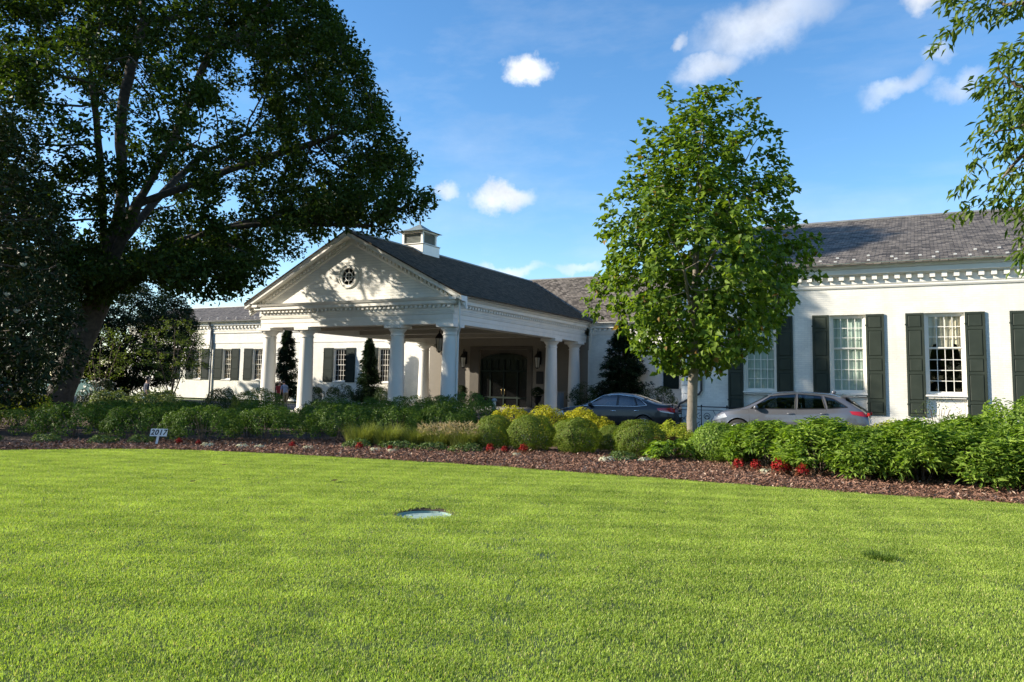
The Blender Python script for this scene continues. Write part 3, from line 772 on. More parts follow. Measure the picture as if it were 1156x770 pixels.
top=[(cx-.06,cy-.06,10.98),(cx+.06,cy-.06,10.98),(cx+.06,cy+.06,10.98),(cx-.06,cy+.06,10.98)]
mb.add(q+mid+top,[(3,2,1,0),(0,1,5,4),(1,2,6,5),(2,3,7,6),(3,0,4,7),(4,5,9,8),(5,6,10,9),(6,7,11,10),(7,4,8,11),(8,9,10,11)])
mb.tube([(cx,cy,10.97),(cx,cy,11.5)],[.04,.012],6); mb.ball((cx,cy,11.12),.07,.07,.07,8,6)
mb.build('cupola_roof',M['gutter'],club)

# ================================================================== VEGETATION TOOLS
def unit(a): return a/np.maximum(np.linalg.norm(a,axis=-1,keepdims=True),1e-9)

def leaf_mesh(name, p, nrm, d, L, W, mat, parent, fold=.18, droop=.12, wide=.45):
    p=np.asarray(p,float); n=len(p)
    o0=np.array(origin(parent)) if parent else np.zeros(3)
    nrm=unit(nrm); d=unit(d-nrm*np.sum(d*nrm,1,keepdims=True)); s=np.cross(nrm,d)
    L=np.broadcast_to(L,(n,))[:,None]; W=np.broadcast_to(W,(n,))[:,None]
    V=np.empty((n,4,3))
    V[:,0]=p; V[:,1]=p+d*wide*L+s*W*.5+nrm*fold*W; V[:,2]=p+d*L-nrm*droop*L; V[:,3]=p+d*wide*L-s*W*.5+nrm*fold*W
    V=(V-o0).reshape(-1,3).astype(np.float32)
    b=(np.arange(n)*4)[:,None]
    tri=(b+np.array([[0,1,2,0,2,3]])).reshape(-1).astype(np.int32)
    me=bpy.data.meshes.new(name)
    me.vertices.add(len(V)); me.vertices.foreach_set('co',V.reshape(-1))
    me.loops.add(len(tri)); me.loops.foreach_set('vertex_index',tri)
    me.polygons.add(2*n); me.polygons.foreach_set('loop_start',np.arange(2*n,dtype=np.int32)*3)
    at=me.attributes.new('rnd','FLOAT','POINT')
    at.data.foreach_set('value',np.repeat(rng.random(n),4).astype(np.float32))
    me.update(calc_edges=True); me.validate()
    return link_mesh(name,me,mat,parent)

def rdir(n):
    return unit(rng.normal(size=(n,3)))

def colonize(attr, nodes, par, D, di, dk, maxit, bias=(0,0,0)):
    P=[np.array(x,float) for x in nodes]; par=list(par)
    attr=np.array(attr,np.float32); bias=np.array(bias)
    arr=np.array(P,np.float32)
    def upd(attr,new,base,nd,ni):
        if len(new)==0 or len(attr)==0: return nd,ni
        for c in range(0,len(new),400):
            q=new[c:c+400]
            dd=((attr[:,None,:]-q[None])**2).sum(2); k=dd.argmin(1); m=dd[np.arange(len(attr)),k]
            better=m<nd; nd=np.where(better,m,nd); ni=np.where(better,k+base+c,ni)
        return nd,ni
    nd=np.full(len(attr),1e9,np.float32); ni=np.zeros(len(attr),int)
    nd,ni=upd(attr,arr,0,nd,ni)
    seen=set()
    for it in range(maxit):
        act=nd<di*di
        if not act.any(): break
        ids=ni[act]; vec=unit(attr[act]-np.array(P,np.float32)[ids])
        u,inv=np.unique(ids,return_inverse=True)
        acc=np.zeros((len(u),3)); np.add.at(acc,inv,vec)
        acc=unit(unit(acc)+bias+rng.normal(size=acc.shape)*.12)
        new=[];b0=len(P)
        for k,i in enumerate(u):
            q=P[i]+acc[k]*D
            key=tuple(np.round(q/(D*.45)).astype(int))
            if key in seen: continue
            seen.add(key); new.append(q); par.append(int(i))
        if not new: break
        P+=new
        nd,ni=upd(attr,np.array(new,np.float32),b0,nd,ni)
        keep=nd>dk*dk
        attr=attr[keep]; nd=nd[keep]; ni=ni[keep]
        if len(attr)==0: break
    return np.array(P),np.array(par)

def skeleton(limbs, D):
    # limbs: list of (parent limb index or -1, [points]); resampled; returns nodes, parents
    P=[];par=[];idx=[]
    for pi,pts in limbs:
        pts=[np.array(q,float) for q in pts]
        if pi<0: cur=-1
        else:
            c=idx[pi]; d=[np.linalg.norm(P[k]-pts[0]) for k in c]; cur=c[int(np.argmin(d))]; pts=[P[cur]]+pts[1:]
        mine=[]
        # smooth curve through the points
        m=len(pts)
        for k in range(m-1):
            p0=pts[max(k-1,0)];p1=pts[k];p2=pts[k+1];p3=pts[min(k+2,m-1)]
            n=max(1,int(np.linalg.norm(p2-p1)/D))
            for j in range(n):
                t=j/n if (k>0 or pi<0 or j>0) else None
                if t is None: continue
                q=.5*((2*p1)+(-p0+p2)*t+(2*p0-5*p1+4*p2-p3)*t*t+(-p0+3*p1-3*p2+p3)*t**3)
                P.append(q+rng.normal(size=3)*.03*D); par.append(cur); cur=len(P)-1; mine.append(cur)
        P.append(pts[-1]); par.append(cur); mine.append(len(P)-1)
        idx.append(mine)
    return P,par

def radii(P,par,rtip,rbase,p=2.3):
    n=len(P); a=np.zeros(n); has=np.zeros(n,bool)
    for i in range(n-1,0,-1):
        if not has[i]: a[i]=rtip**p
        j=par[i]
        if j>=0: a[j]+=a[i]; has[j]=True
    a[a==0]=rtip**p
    r=a**(1/p)
    k=(rbase-rtip)/max(r[0]-rtip,1e-6)
    return rtip+(r-rtip)*min(k,3.0) if k<3 else rtip+(r-rtip)*k

def limb_mesh(name,P,par,r,mat,parent,flare=0.0,minr=0):
    kids={}
    for i,j in enumerate(par):
        if j>=0: kids.setdefault(int(j),[]).append(i)
    mb=MB(); starts=[0]
    while starts:
        s=starts.pop(); chain=[s] if par[s]<0 else [int(par[s]),s]
        cur=s
        while cur in kids:
            ks=sorted(kids[cur],key=lambda q:-r[q])
            starts+=ks[1:]; cur=ks[0]; chain.append(cur)
        if len(chain)<2: continue
        rr=[float(r[c]) for c in chain]
        if par[s]>=0: rr[0]=min(rr[0],rr[1]*1.25)
        if max(rr)<minr: continue
        if par[s]<0 and flare:
            base=P[chain[0]][2]
            for q,c in enumerate(chain):
                h=P[c][2]-base; rr[q]*=1+flare*math.exp(-h/.45)
        big=max(rr); n=14 if big>.25 else 8 if big>.08 else 5 if big>.025 else 3
        mb.tube([P[c] for c in chain],rr,n,True,big>.05)
    return mb.build(name,mat,parent,fixn=False)

def tree(name,loc,label,cat,limbs,attr,D,di,dk,rtip,rbase,bark,leafmat,per,spread,L,W,rleaf,bias=(0,0,.05),up=.5,outw=.3,droop=.15,flare=.35,group=None,maxit=160,hang=0.0,center=None,p=2.3,wide=.45,minr=0,rnd=.75):
    t=thing(name,loc,label,cat,group)
    P0,par0=skeleton(limbs,D)
    P,par=colonize(attr,P0,par0,D,di,dk,maxit,bias)
    r=radii(P,par,rtip,rbase,p)
    limb_mesh('trunk',P,par,r,bark,t,flare,minr)
    tips=np.where(r<rleaf)[0]
    q=np.repeat(tips,per)
    n=len(q)
    pos=P[q]+rdir(n)*(rng.random((n,1))**.6)*spread
    c=np.array(center if center is not None else P[tips].mean(0))
    out=unit(P[q]-c)
    nrm=unit(np.array([0,0,1.])*up+out*outw+rdir(n)*rnd)
    dd=unit(out*.6+rdir(n)*.8+np.array([0,0,-hang]))
    Ls=L*(.65+.7*rng.random(n)); Ws=W*(.65+.6*rng.random(n))
    leaf_mesh('crown',pos,nrm,dd,Ls,Ws,leafmat,t,droop=droop,wide=wide)
    return t,P,par,r

def inell(c,rad,n,shell=.0):
    d=rdir(n); u=rng.random((n,1))**(1/3)
    u=shell+(1-shell)*u
    return np.array(c)+d*u*np.array(rad)

def lumpy(n,rx,ry,h,pads,padr,zmin=.02,pos_only_up=True,inner=.25):
    # leaf positions on an irregular dome made of small pads; returns pos, outward
    k=pads
    d=rdir(k*3); d=d[d[:,2]>-.35][:k]; k=len(d)
    cen=d*np.array([rx,ry,h*.55])*(.80+.16*rng.random((k,1)))+np.array([0,0,h*.45])
    i=rng.integers(0,k,n)
    e=rdir(n); e=unit(e+d[i]*.55)
    rad=padr*(.7+.5*rng.random(k))[i][:,None]
    depth=1-inner*rng.random((n,1))**2*3*.33
    pos=cen[i]+e*rad*depth
    out=unit(e+d[i]*.6)
    m=pos[:,2]>zmin
    return pos[m],out[m]

def ball_pts(n,rx,ry,h,jit=.03,zmin=.02,flat=.55):
    d=rdir(n*2); d=d[d[:,2]>-.75][:n]
    f_=rng.random(3)*6; w=1+.05*np.sin(d[:,:1]*7+d[:,1:2]*5+f_[0])+.045*np.sin(d[:,2:3]*10+d[:,:1]*4+f_[1])+.03*np.sin(d[:,1:2]*15-d[:,2:3]*9+f_[2])
    rr=w*(1-jit*3*rng.random((len(d),1))**2.2+jit*rng.normal(size=(len(d),1))*.5)
    pos=d*np.array([rx,ry,h*flat])*rr+np.array([0,0,h*(1-flat)])
    m=pos[:,2]>zmin
    return pos[m],d[m]

def stems(parent,loc,rx,h,n,mat,r=.012):
    mb=MB()
    for k in range(n):
        a=rng.random()*2*PI; b=rng.random()*.6+.25
        p0=(loc[0]+.1*rx*math.cos(a),loc[1]+.1*rx*math.sin(a),loc[2])
        p1=(loc[0]+.45*b*rx*math.cos(a),loc[1]+.45*b*rx*math.sin(a),loc[2]+h*.45)
        p2=(loc[0]+.9*b*rx*math.cos(a),loc[1]+.9*b*rx*math.sin(a),loc[2]+h*.8)
        mb.tube([p0,p1,p2],[r,r*.8,r*.4],4)
    return mb.build('stem',mat,parent)

def shrub(name,loc,rx,ry,h,label,cat,mat,n,L,W,kind='lumpy',pads=46,padr=.2,group=None,up=.35,rnd=.6,droop=.1,jit=.03,bark='bark',ns=9):
    t=thing(name,loc,label,cat,group)
    l=np.array(loc)
    if kind=='lumpy':
        pos,out=lumpy(n,rx,ry,h,pads,padr)
        out_l=out
        dd=unit(out+rdir(len(out))*.8)
        nrm=unit(out*.7+np.array([0,0,up])+rdir(len(out))*rnd)
    elif kind=='ball':
        pos,out=ball_pts(n,rx,ry,h,jit)
        dd=unit(rdir(len(out))+out*.4); nrm=unit(out+rdir(len(out))*rnd)
    elif kind=='lance':
        pos,out=lumpy(n,rx,ry,h,pads,padr,inner=.5)
        dd=unit(out*.8+np.array([0,0,.75])+rdir(len(out))*.55)
        nrm=unit(np.array([0,0,1.])*.8+out*.25+rdir(len(out))*rnd*.7)
    m=len(pos)
    leaf_mesh('foliage',pos+l,nrm,dd,L*(.6+.75*rng.random(m)),W*(.6+.7*rng.random(m)),mat,t,droop=droop)
    stems(t,loc,rx,h,ns,M[bark])
    return t

def again(src,loc,rz,label,group=None,sc=(1,1,1)):
    c=copy_tree(src); c.location=loc; c.rotation_euler=(0,0,rz); c.scale=sc
    c['label']=label
    if group: c['group']=group
    return c

def blades(name,loc,rad,h,n,w,mat,parent,spread=.8,seg=4,seed_at=None):
    # arching ribbon blades from a crown of roots
    V=[];F=[];R=[]
    l=np.array(loc)-np.array(origin(parent))
    for k in range(n):
        a=rng.random()*2*PI; r0=rad*math.sqrt(rng.random())
        b=l+np.array([r0*math.cos(a),r0*math.sin(a),0])
        a2=a+rng.normal()*.5; lean=spread*(.25+.75*rng.random()); hh=h*(.6+.5*rng.random())
        dr=np.array([math.cos(a2),math.sin(a2),0]); sd=np.array([-dr[1],dr[0],0])
        b0=len(V); rv=rng.random()
        for s in range(seg+1):
            t=s/seg
            q=b+dr*lean*hh*t**1.7+np.array([0,0,hh*(t-.42*lean*t**2.2)])
            ww=w*(1-t**1.5)*.5+.0006
            V+= [q-sd*ww,q+sd*ww]; R+=[rv,rv]
        for s in range(seg): F.append((b0+2*s,b0+2*s+1,b0+2*s+3,b0+2*s+2))
    me=bpy.data.meshes.new(name); me.from_pydata([tuple(v) for v in V],[],F)
    at=me.attributes.new('rnd','FLOAT','POINT'); at.data.foreach_set('value',np.array(R,np.float32))
    me.update()
    return link_mesh(name,me,mat,parent)

# ================================================================== THE SETTING
# lawn outline, mulch bed, drive: real ground coordinates, metres
lawn_edge=[(-34,-2),(-25.5,2.2),(-21.5,6.6),(-18.6,10.0),(-16.9,11.9),(-15.4,12.75),(-13.6,13.35),(-11.2,13.72),(-9.2,14.05),(-7.5,14.2),(-5.2,14.22),(-3.5,14.28),(-1.9,14.36),(-.6,14.36),(1.3,14.5),(4,14.6),(9,14.5),(16,14.0),(26,13.0)]
def curve(pts,n=10):
    out=[];m=len(pts)
    for k in range(m-1):
        p0=np.array(pts[max(k-1,0)],float);p1=np.array(pts[k],float);p2=np.array(pts[k+1],float);p3=np.array(pts[min(k+2,m-1)],float)
        for j in range(n):
            t=j/n; q=.5*((2*p1)+(-p0+p2)*t+(2*p0-5*p1+4*p2-p3)*t*t+(-p0+3*p1-3*p2+p3)*t**3); out.append(tuple(q))
    out.append(tuple(pts[-1])); return out
edge=curve(lawn_edge)
MH=(-5.88,8.64); MHR=.44
PT=(-.42,8.86)

def sheet(name,outer,holes,z,mat,kind='structure'):
    loops=[[Vector((x,y,0)) for x,y in outer]]+[[Vector((x,y,0)) for x,y in h] for h in holes]
    tri=tessellate_polygon(loops); pts=[p for l in loops for p in l]
    mb=MB(); 
    F=[]
    for t in tri:
        a,b,c=[pts[i] for i in t]
        if (b-a).cross(c-a).z<0: t=(t[0],t[2],t[1])
        F.append(tuple(t))
    mb.add([(p.x,p.y,z) for p in pts],F)
    o=mb.build(name,mat,fixn=False)
    if kind: o['kind']=kind
    return o
def circ(c,r,n=40,sx=1,sy=1,rot=0): return [(c[0]+r*sx*math.cos(2*PI*k/n+rot),c[1]+r*sy*math.sin(2*PI*k/n+rot)) for k in range(n)]

WHEEL_LINES=[((-7.0,6.9),(-3.6,4.3),.20,.17),((-6.3,7.4),(-2.9,4.8),.14,.09),((-9.5,9.2),(-2.0,6.5),.22,.08)]
def grass_mat(name,dark,lite,trans,attr=False):
    m,nt,out=new_mat(name); L=nt.links
    ge=N(nt,'ShaderNodeNewGeometry')
    n1=N(nt,'ShaderNodeTexNoise'); n1.inputs['Scale'].default_value=.9; n1.inputs['Detail'].default_value=6; n1.inputs['Roughness'].default_value=.6
    L.new(ge.outputs['Position'],n1.inputs['Vector'])
    # worn lighter wheel streaks left by mowing, running across the lawn
    mp=N(nt,'ShaderNodeMapping'); mp.inputs['Rotation'].default_value=(0,0,math.radians(20)); mp.inputs['Scale'].default_value=(.35,2.0,1)
    L.new(ge.outputs['Position'],mp.inputs['Vector'])
    n2=N(nt,'ShaderNodeTexNoise'); n2.inputs['Scale'].default_value=.8; n2.inputs['Detail'].default_value=5; L.new(mp.outputs[0],n2.inputs['Vector'])
    ad=N(nt,'ShaderNodeMath',operation='MULTIPLY_ADD'); L.new(n2.outputs[0],ad.inputs[0]); ad.inputs[1].default_value=.8; L.new(n1.outputs[0],ad.inputs[2])
    n3=N(nt,'ShaderNodeTexNoise'); n3.inputs['Scale'].default_value=14; n3.inputs['Detail'].default_value=4; L.new(ge.outputs['Position'],n3.inputs['Vector'])
    a2=N(nt,'ShaderNodeMath',operation='MULTIPLY_ADD'); L.new(n3.outputs[0],a2.inputs[0]); a2.inputs[1].default_value=.7; L.new(ad.outputs[0],a2.inputs[2])
    last=a2.outputs[0]
    # crossing mower passes, and a few paler lines where wheels ran
    for rz_,amp,per in ((math.radians(62),.20,.52),(math.radians(-14),.13,.44)):
        m2=N(nt,'ShaderNodeMapping'); m2.inputs['Rotation'].default_value=(0,0,rz_); L.new(ge.outputs['Position'],m2.inputs['Vector'])
        wv=N(nt,'ShaderNodeTexWave'); wv.inputs['Scale'].default_value=per; wv.inputs['Distortion'].default_value=1.6; wv.inputs['Detail'].default_value=3; wv.inputs['Detail Scale'].default_value=.7
        L.new(m2.outputs[0],wv.inputs['Vector'])
        q_=N(nt,'ShaderNodeMath',operation='MULTIPLY_ADD'); L.new(wv.outputs['Fac'],q_.inputs[0]); q_.inputs[1].default_value=amp; L.new(last,q_.inputs[2]); last=q_.outputs[0]
    for (ax,ay),(bx,by),wd,amp in WHEEL_LINES:
        l_=math.hypot(bx-ax,by-ay); nx_,ny_=-(by-ay)/l_,(bx-ax)/l_
        dt=N(nt,'ShaderNodeVectorMath',operation='DOT_PRODUCT'); L.new(ge.outputs['Position'],dt.inputs[0]); dt.inputs[1].default_value=(nx_,ny_,0)
        wob=N(nt,'ShaderNodeMath',operation='MULTIPLY_ADD'); L.new(n1.outputs[0],wob.inputs[0]); wob.inputs[1].default_value=.5; L.new(dt.outputs['Value'],wob.inputs[2])
        su=N(nt,'ShaderNodeMath',operation='SUBTRACT'); L.new(wob.outputs[0],su.inputs[0]); su.inputs[1].default_value=nx_*ax+ny_*ay+.25
        ab=N(nt,'ShaderNodeMath',operation='ABSOLUTE'); L.new(su.outputs[0],ab.inputs[0])
        mr2=N(nt,'ShaderNodeMapRange',interpolation_type='SMOOTHSTEP'); mr2.inputs[1].default_value=0; mr2.inputs[2].default_value=wd; mr2.inputs[3].default_value=amp; mr2.inputs[4].default_value=0; L.new(ab.outputs[0],mr2.inputs[0])
        q_=N(nt,'ShaderNodeMath',operation='ADD'); L.new(mr2.outputs[0],q_.inputs[0]); L.new(last,q_.inputs[1]); last=q_.outputs[0]
    if attr:
        at=N(nt,'ShaderNodeAttribute'); at.attribute_name='rnd'
        a3=N(nt,'ShaderNodeMath',operation='MULTIPLY_ADD'); L.new(at.outputs['Fac'],a3.inputs[0]); a3.inputs[1].default_value=.70; L.new(last,a3.inputs[2]); last=a3.outputs[0]
    mr=N(nt,'ShaderNodeMapRange'); mr.inputs[1].default_value=1.0; mr.inputs[2].default_value=(2.5 if attr else 1.9); L.new(last,mr.inputs[0])
    mx=N(nt,'ShaderNodeMix',data_type='RGBA'); L.new(mr.outputs[0],mx.inputs[0]); mx.inputs[6].default_value=rgba(dark); mx.inputs[7].default_value=rgba(lite)
    if attr:                                # here and there a dry blade
        gt=N(nt,'ShaderNodeMath',operation='GREATER_THAN'); gt.inputs[1].default_value=.94; L.new(at.outputs['Fac'],gt.inputs[0])
        m0=mx; mx=N(nt,'ShaderNodeMix',data_type='RGBA'); L.new(gt.outputs[0],mx.inputs[0]); L.new(m0.outputs[2],mx.inputs[6]); mx.inputs[7].default_value=(.58,.52,.22,1)
    b=N(nt,'ShaderNodeBsdfPrincipled'); b.inputs['Roughness'].default_value=.5; b.inputs['Specular IOR Level'].default_value=.3; L.new(mx.outputs[2],b.inputs['Base Color'])
    if trans:
        t=N(nt,'ShaderNodeBsdfTranslucent'); tm=N(nt,'ShaderNodeMix',data_type='RGBA',blend_type='MULTIPLY'); tm.inputs[0].default_value=1; tm.inputs[7].default_value=(1.25,1.3,.6,1)
        L.new(mx.outputs[2],tm.inputs[6]); L.new(tm.outputs[2],t.inputs[0])
        ms=N(nt,'ShaderNodeMixShader'); ms.inputs[0].default_value=trans; L.new(b.outputs[0],ms.inputs[1]); L.new(t.outputs[0],ms.inputs[2]); L.new(ms.outputs[0],out.inputs[0])
    else: L.new(b.outputs[0],out.inputs[0])
    return m
M['turf']=grass_mat('turf_soil_gap_shade',(.035,.055,.010),(.075,.10,.018),0)  # soil colour darkened to imitate shadow in the gaps between blades
M['farturf']=grass_mat('far_turf',(.05,.08,.012),(.10,.14,.022),0)
M['blade']=grass_mat('grass_blades',(.095,.172,.013),(.57,.69,.135),.42,True)

# ground to the horizon, lying below everything
gb=MB(); gb.quad((-900,-900,-.10),(900,-900,-.10),(900,900,-.10),(-900,900,-.10))
o=gb.build('ground',M['farturf']); o['kind']='structure'
lawn_outer=edge+[(26,-14),(-34,-14)]
hole=circ(MH,MHR,48)
hp=[(PT[0]+.19*math.cos(2*PI*k/20)*(1+.15*math.sin(3*k)),PT[1]+.12*math.sin(2*PI*k/20)*(1+.15*math.cos(2*k))) for k in range(20)]
sheet('lawn',lawn_outer,[hole,hp],0.0,M['turf'])
# mulch bed with a lumpy surface
bed_far=[(26,21.9),(4,21.9),(-14,21.9),(-19,23.5),(-26,25.5),(-40,27),(-52,27)]
bed_outer=[(x,y-.02) for x,y in edge]+bed_far+[(-52,-2)]
M['mulch']=pbr('mulch_ground',(.10,.06,.04),.95,var=.5,scale=26,bump=1.0,bscale=45,stain=(.035,.022,.016),sscale=8)
M['chip']=leaf_mat('mulch_chips',(.13,.062,.038),(.36,.20,.13),.0,c3=(.50,.36,.26),rough=.8,spec=.2)
sheet('mulch_bed',bed_outer,[],-.012,M['mulch'])
def in_poly(x,y,poly):
    n=len(poly); inside=np.zeros(len(x),bool); j=n-1
    for i in range(n):
        xi,yi=poly[i]; xj,yj=poly[j]
        c=((yi>y)!=(yj>y))&(x<(xj-xi)*(y-yi)/((yj-yi) if yj!=yi else 1e-9)+xi)
        inside^=c; j=i
    return inside
n=110000
x=rng.uniform(-27,6,n); e_arr=np.array(edge); o_=np.argsort(e_arr[:,0]); ye=np.interp(x,e_arr[o_,0],e_arr[o_,1])
y=ye+.03+4.6*rng.random(n)**1.25
p=np.stack([x,y,rng.uniform(-.005,.035,n)],1)
nr=unit(np.array([0,0,1.])+rdir(n)*.7)
co=leaf_mesh('mulch_chips',p,nr,rdir(n),rng.uniform(.025,.13,n)**1.0,rng.uniform(.008,.035,n),M['chip'],None,fold=.1,droop=.05,wide=.5)
co['kind']='stuff'; co['label']='reddish brown shredded bark mulch'; 
# drive, kerb, paving
sheet('driveway',[(-70,27),(-40,27),(-26,25.6),(-19,23.6),(-14,22.05),(4,22.05),(40,22.05),(40,27.2),(-8.0,27.2),(-12.0,30.5),(-19.2,32),(-19.2,42.0),(-70,42)],[],-.006,M['asphalt'])
kp=[(40,21.98),(4,21.98),(-14,21.98),(-19,23.55),(-26,25.55),(-40,27.0)]
kb=MB()
for a,b in zip(kp,kp[1:]):
    dx,dy=b[0]-a[0],b[1]-a[1]; l=math.hypot(dx,dy); nn=(-dy/l*.075,dx/l*.075)
    lo=[(a[0]+nn[0],a[1]+nn[1],-.09),(a[0]-nn[0],a[1]-nn[1],-.09),(b[0]-nn[0],b[1]-nn[1],-.09),(b[0]+nn[0],b[1]+nn[1],-.09)]
    kb.hexa(lo,[(q[0],q[1],.12) for q in lo])
o=kb.build('kerb',M['kerb']); o['kind']='structure'
sheet('forecourt_bed',[(-19.1,32.2),(-12.2,30.8),(-8.0,27.6),(-7.9,47),(-19.1,47)],[],-.002,M['mulch'])
pv=MB(); pv.bbox(-31.4,-20.1,42.9,46.98,-.08,.15,.02); pv.bbox(-29,-22.6,42.45,42.895,-.08,.08,.015)
o=pv.build('porch_paving',M['paving']); o['kind']='structure'
pv=MB(); pv.box(-7.86,13,27.3,28.19,-.08,.02); o=pv.build('wall_path',M['paving']); o['kind']='structure'
# soil walls of the two small hollows in the lawn
mb=MB(); V=[];F=[]
for x_,y_ in hole: V+=[(x_,y_,0),(x_,y_,-.10)]
k=len(hole)
for i in range(k): F.append((2*i,2*i+1,2*((i+1)%k)+1,2*((i+1)%k)))
mb.add(V,F); o=mb.build('cut_turf_edge',M['soil'],fixn=False); o['kind']='structure'

# irrigation lid in its hollow
LZ=-.02
t=thing('valve_lid',(MH[0],MH[1],-.085),'round pale green irrigation lid sunk into the lawn','lid')
mb=MB(); mb.lathe([(.0,-.064),(.36,-.064),(.365,-.060),(.37,-.056),(.37,-.03),(.375,-.085)],MH[0],MH[1],48,False,False)
mb.lathe([(.0,-.052),(.30,-.052),(.335,-.055),(.34,-.0635)],MH[0],MH[1],48,True,False)
for a in (0,PI): mb.box(MH[0]+.22*math.cos(a)-.03,MH[0]+.22*math.cos(a)+.03,MH[1]-.012,MH[1]+.012,-.052,-.044)
mb.build('lid',M['lid'],t)
mb=MB(); mb.lathe([(.372,-.085),(.372,-.018),(.38,-.012),(.415,-.012),(.42,-.018),(.42,-.085)],MH[0],MH[1],48,False,False); mb.build('rim',M['soil'],t)
# bare sandy divot with a dark tuft
t=thing('turf_divot',(PT[0],PT[1],-.05),'small bare sandy divot with a dark grass tuft in the lawn','divot')
mb=MB()
V=[];F=[];k=len(hp);
V=[(PT[0],PT[1]-.03,-.045)]+[(PT[0]+(a-PT[0])*.6,PT[1]+(b-PT[1])*.6,-.04) for a,b in hp]+[(a,b,-.001) for a,b in hp]
for i in range(k):
    j=(i+1)%k; F+=[(0,1+i,1+j),(1+i,1+k+i,1+k+j,1+j)]
mb.add(V,F,True); mb.build('sand_patch',M['sand'],t)
blades('grass_tuft',(PT[0]-.03,PT[1]+.13,-.01),.16,.09,420,.006,M['lf_azalea'],t,spread=.8,seg=3)

# mown turf: short blades in many small patches
def turf_patch(k):
    V=[];F=[];R=[]
    for q in range(230):
        a=rng.random()*2*PI; b=np.array([rng.uniform(-.15,.15),rng.uniform(-.15,.15),-.003])
        h=rng.uniform(.013,.028); ln=rng.uniform(.1,.9); w=rng.uniform(.003,.0058)
        d=np.array([math.cos(a),math.sin(a),0]); s=np.array([-d[1],d[0],0]); b0=len(V)
        m=b+d*ln*h*.35+np.array([0,0,h*.62]); tip=b+d*ln*h*1.0+np.array([0,0,h*(1-.25*ln)])
        V+=[b-s*w*.5,b+s*w*.5,m-s*w*.42,m+s*w*.42,tip]; R+=[rng.random()]*5
        R[-5:]=[R[-5]]*5
        F+=[(b0,b0+1,b0+3,b0+2),(b0+2,b0+3,b0+4)]
    me=bpy.data.meshes.new('turf_patch'); me.from_pydata([tuple(v) for v in V],[],F)
    at=me.attributes.new('rnd','FLOAT','POINT'); at.data.foreach_set('value',np.array(R,np.float32))
    me.materials.append(M['blade']); me.update()
    return bpy.data.objects.new('turf_patch',me)
patches=[turf_patch(k) for k in range(5)]
pc=bpy.data.collections.new('turf_patches')
for q in patches: pc.objects.link(q)
near=[(-19.5,9.2)]+[(x,y-.01) for x,y in edge if -18.9<x<4.4]+[(5.0,14.4),(5.0,8),(1.2,2.2),(-4.6,1.6),(-12,3.4),(-18,6)]
g=sheet('grass',near,[circ(MH,MHR+.005,40),hp],.002,M['turf'],None)
g['kind']='stuff'; g['label']='short mown bright green lawn grass'
ng=bpy.data.node_groups.new('turf','GeometryNodeTree')
ng.interface.new_socket('Geometry',in_out='INPUT',socket_type='NodeSocketGeometry'); ng.interface.new_socket('Geometry',in_out='OUTPUT',socket_type='NodeSocketGeometry')
gi=ng.nodes.new('NodeGroupInput'); go=ng.nodes.new('NodeGroupOutput')
dp=ng.nodes.new('GeometryNodeDistributePointsOnFaces'); dp.distribute_method='POISSON'; dp.inputs['Distance Min'].default_value=.10; dp.inputs['Density Max'].default_value=160; dp.inputs['Seed'].default_value=3
ci=ng.nodes.new('GeometryNodeCollectionInfo'); ci.inputs['Collection'].default_value=pc; ci.inputs['Separate Children'].default_value=True; ci.inputs['Reset Children'].default_value=True
ip=ng.nodes.new('GeometryNodeInstanceOnPoints'); ip.inputs['Pick Instance'].default_value=True
rv=ng.nodes.new('FunctionNodeRandomValue'); rv.data_type='FLOAT_VECTOR'; rv.inputs[0].default_value=(0,0,0); rv.inputs[1].default_value=(0,0,6.283)
rs=ng.nodes.new('FunctionNodeRandomValue'); rs.data_type='FLOAT'; rs.inputs[2].default_value=.72; rs.inputs[3].default_value=1.35
jn=ng.nodes.new('GeometryNodeJoinGeometry')
ng.links.new(gi.outputs[0],dp.inputs['Mesh']); ng.links.new(dp.outputs['Points'],ip.inputs['Points']); ng.links.new(ci.outputs[0],ip.inputs['Instance'])
ng.links.new(rv.outputs[0],ip.inputs['Rotation']); ng.links.new(rs.outputs[1],ip.inputs['Scale'])
ng.links.new(ip.outputs[0],jn.inputs[0]); ng.links.new(gi.outputs[0],jn.inputs[0]); ng.links.new(jn.outputs[0],go.inputs[0])
md=g.modifiers.new('turf','NODES'); md.node_group=ng

# unseen wood added behind the viewer to darken window and car reflections
n=26000
u=rng.random(n); ang=math.radians(-205)+u*math.radians(170)
rad_=rng.uniform(58,78,n)
top_=9+3*np.sin(u*37)+2*np.sin(u*91+1)
p=np.stack([rad_*np.cos(ang),rad_*np.sin(ang)+6,rng.random(n)**.8*top_-.1],1)
fw=leaf_mesh('unseen_wood',p,unit(rdir(n)+np.array([0,0,.6])),rdir(n),rng.uniform(.7,1.6,n),rng.uniform(.5,1.0,n),M['lf_oak'],None)
fw['kind']='stuff'; fw['label']='unseen wood added behind the viewer for darker reflections'
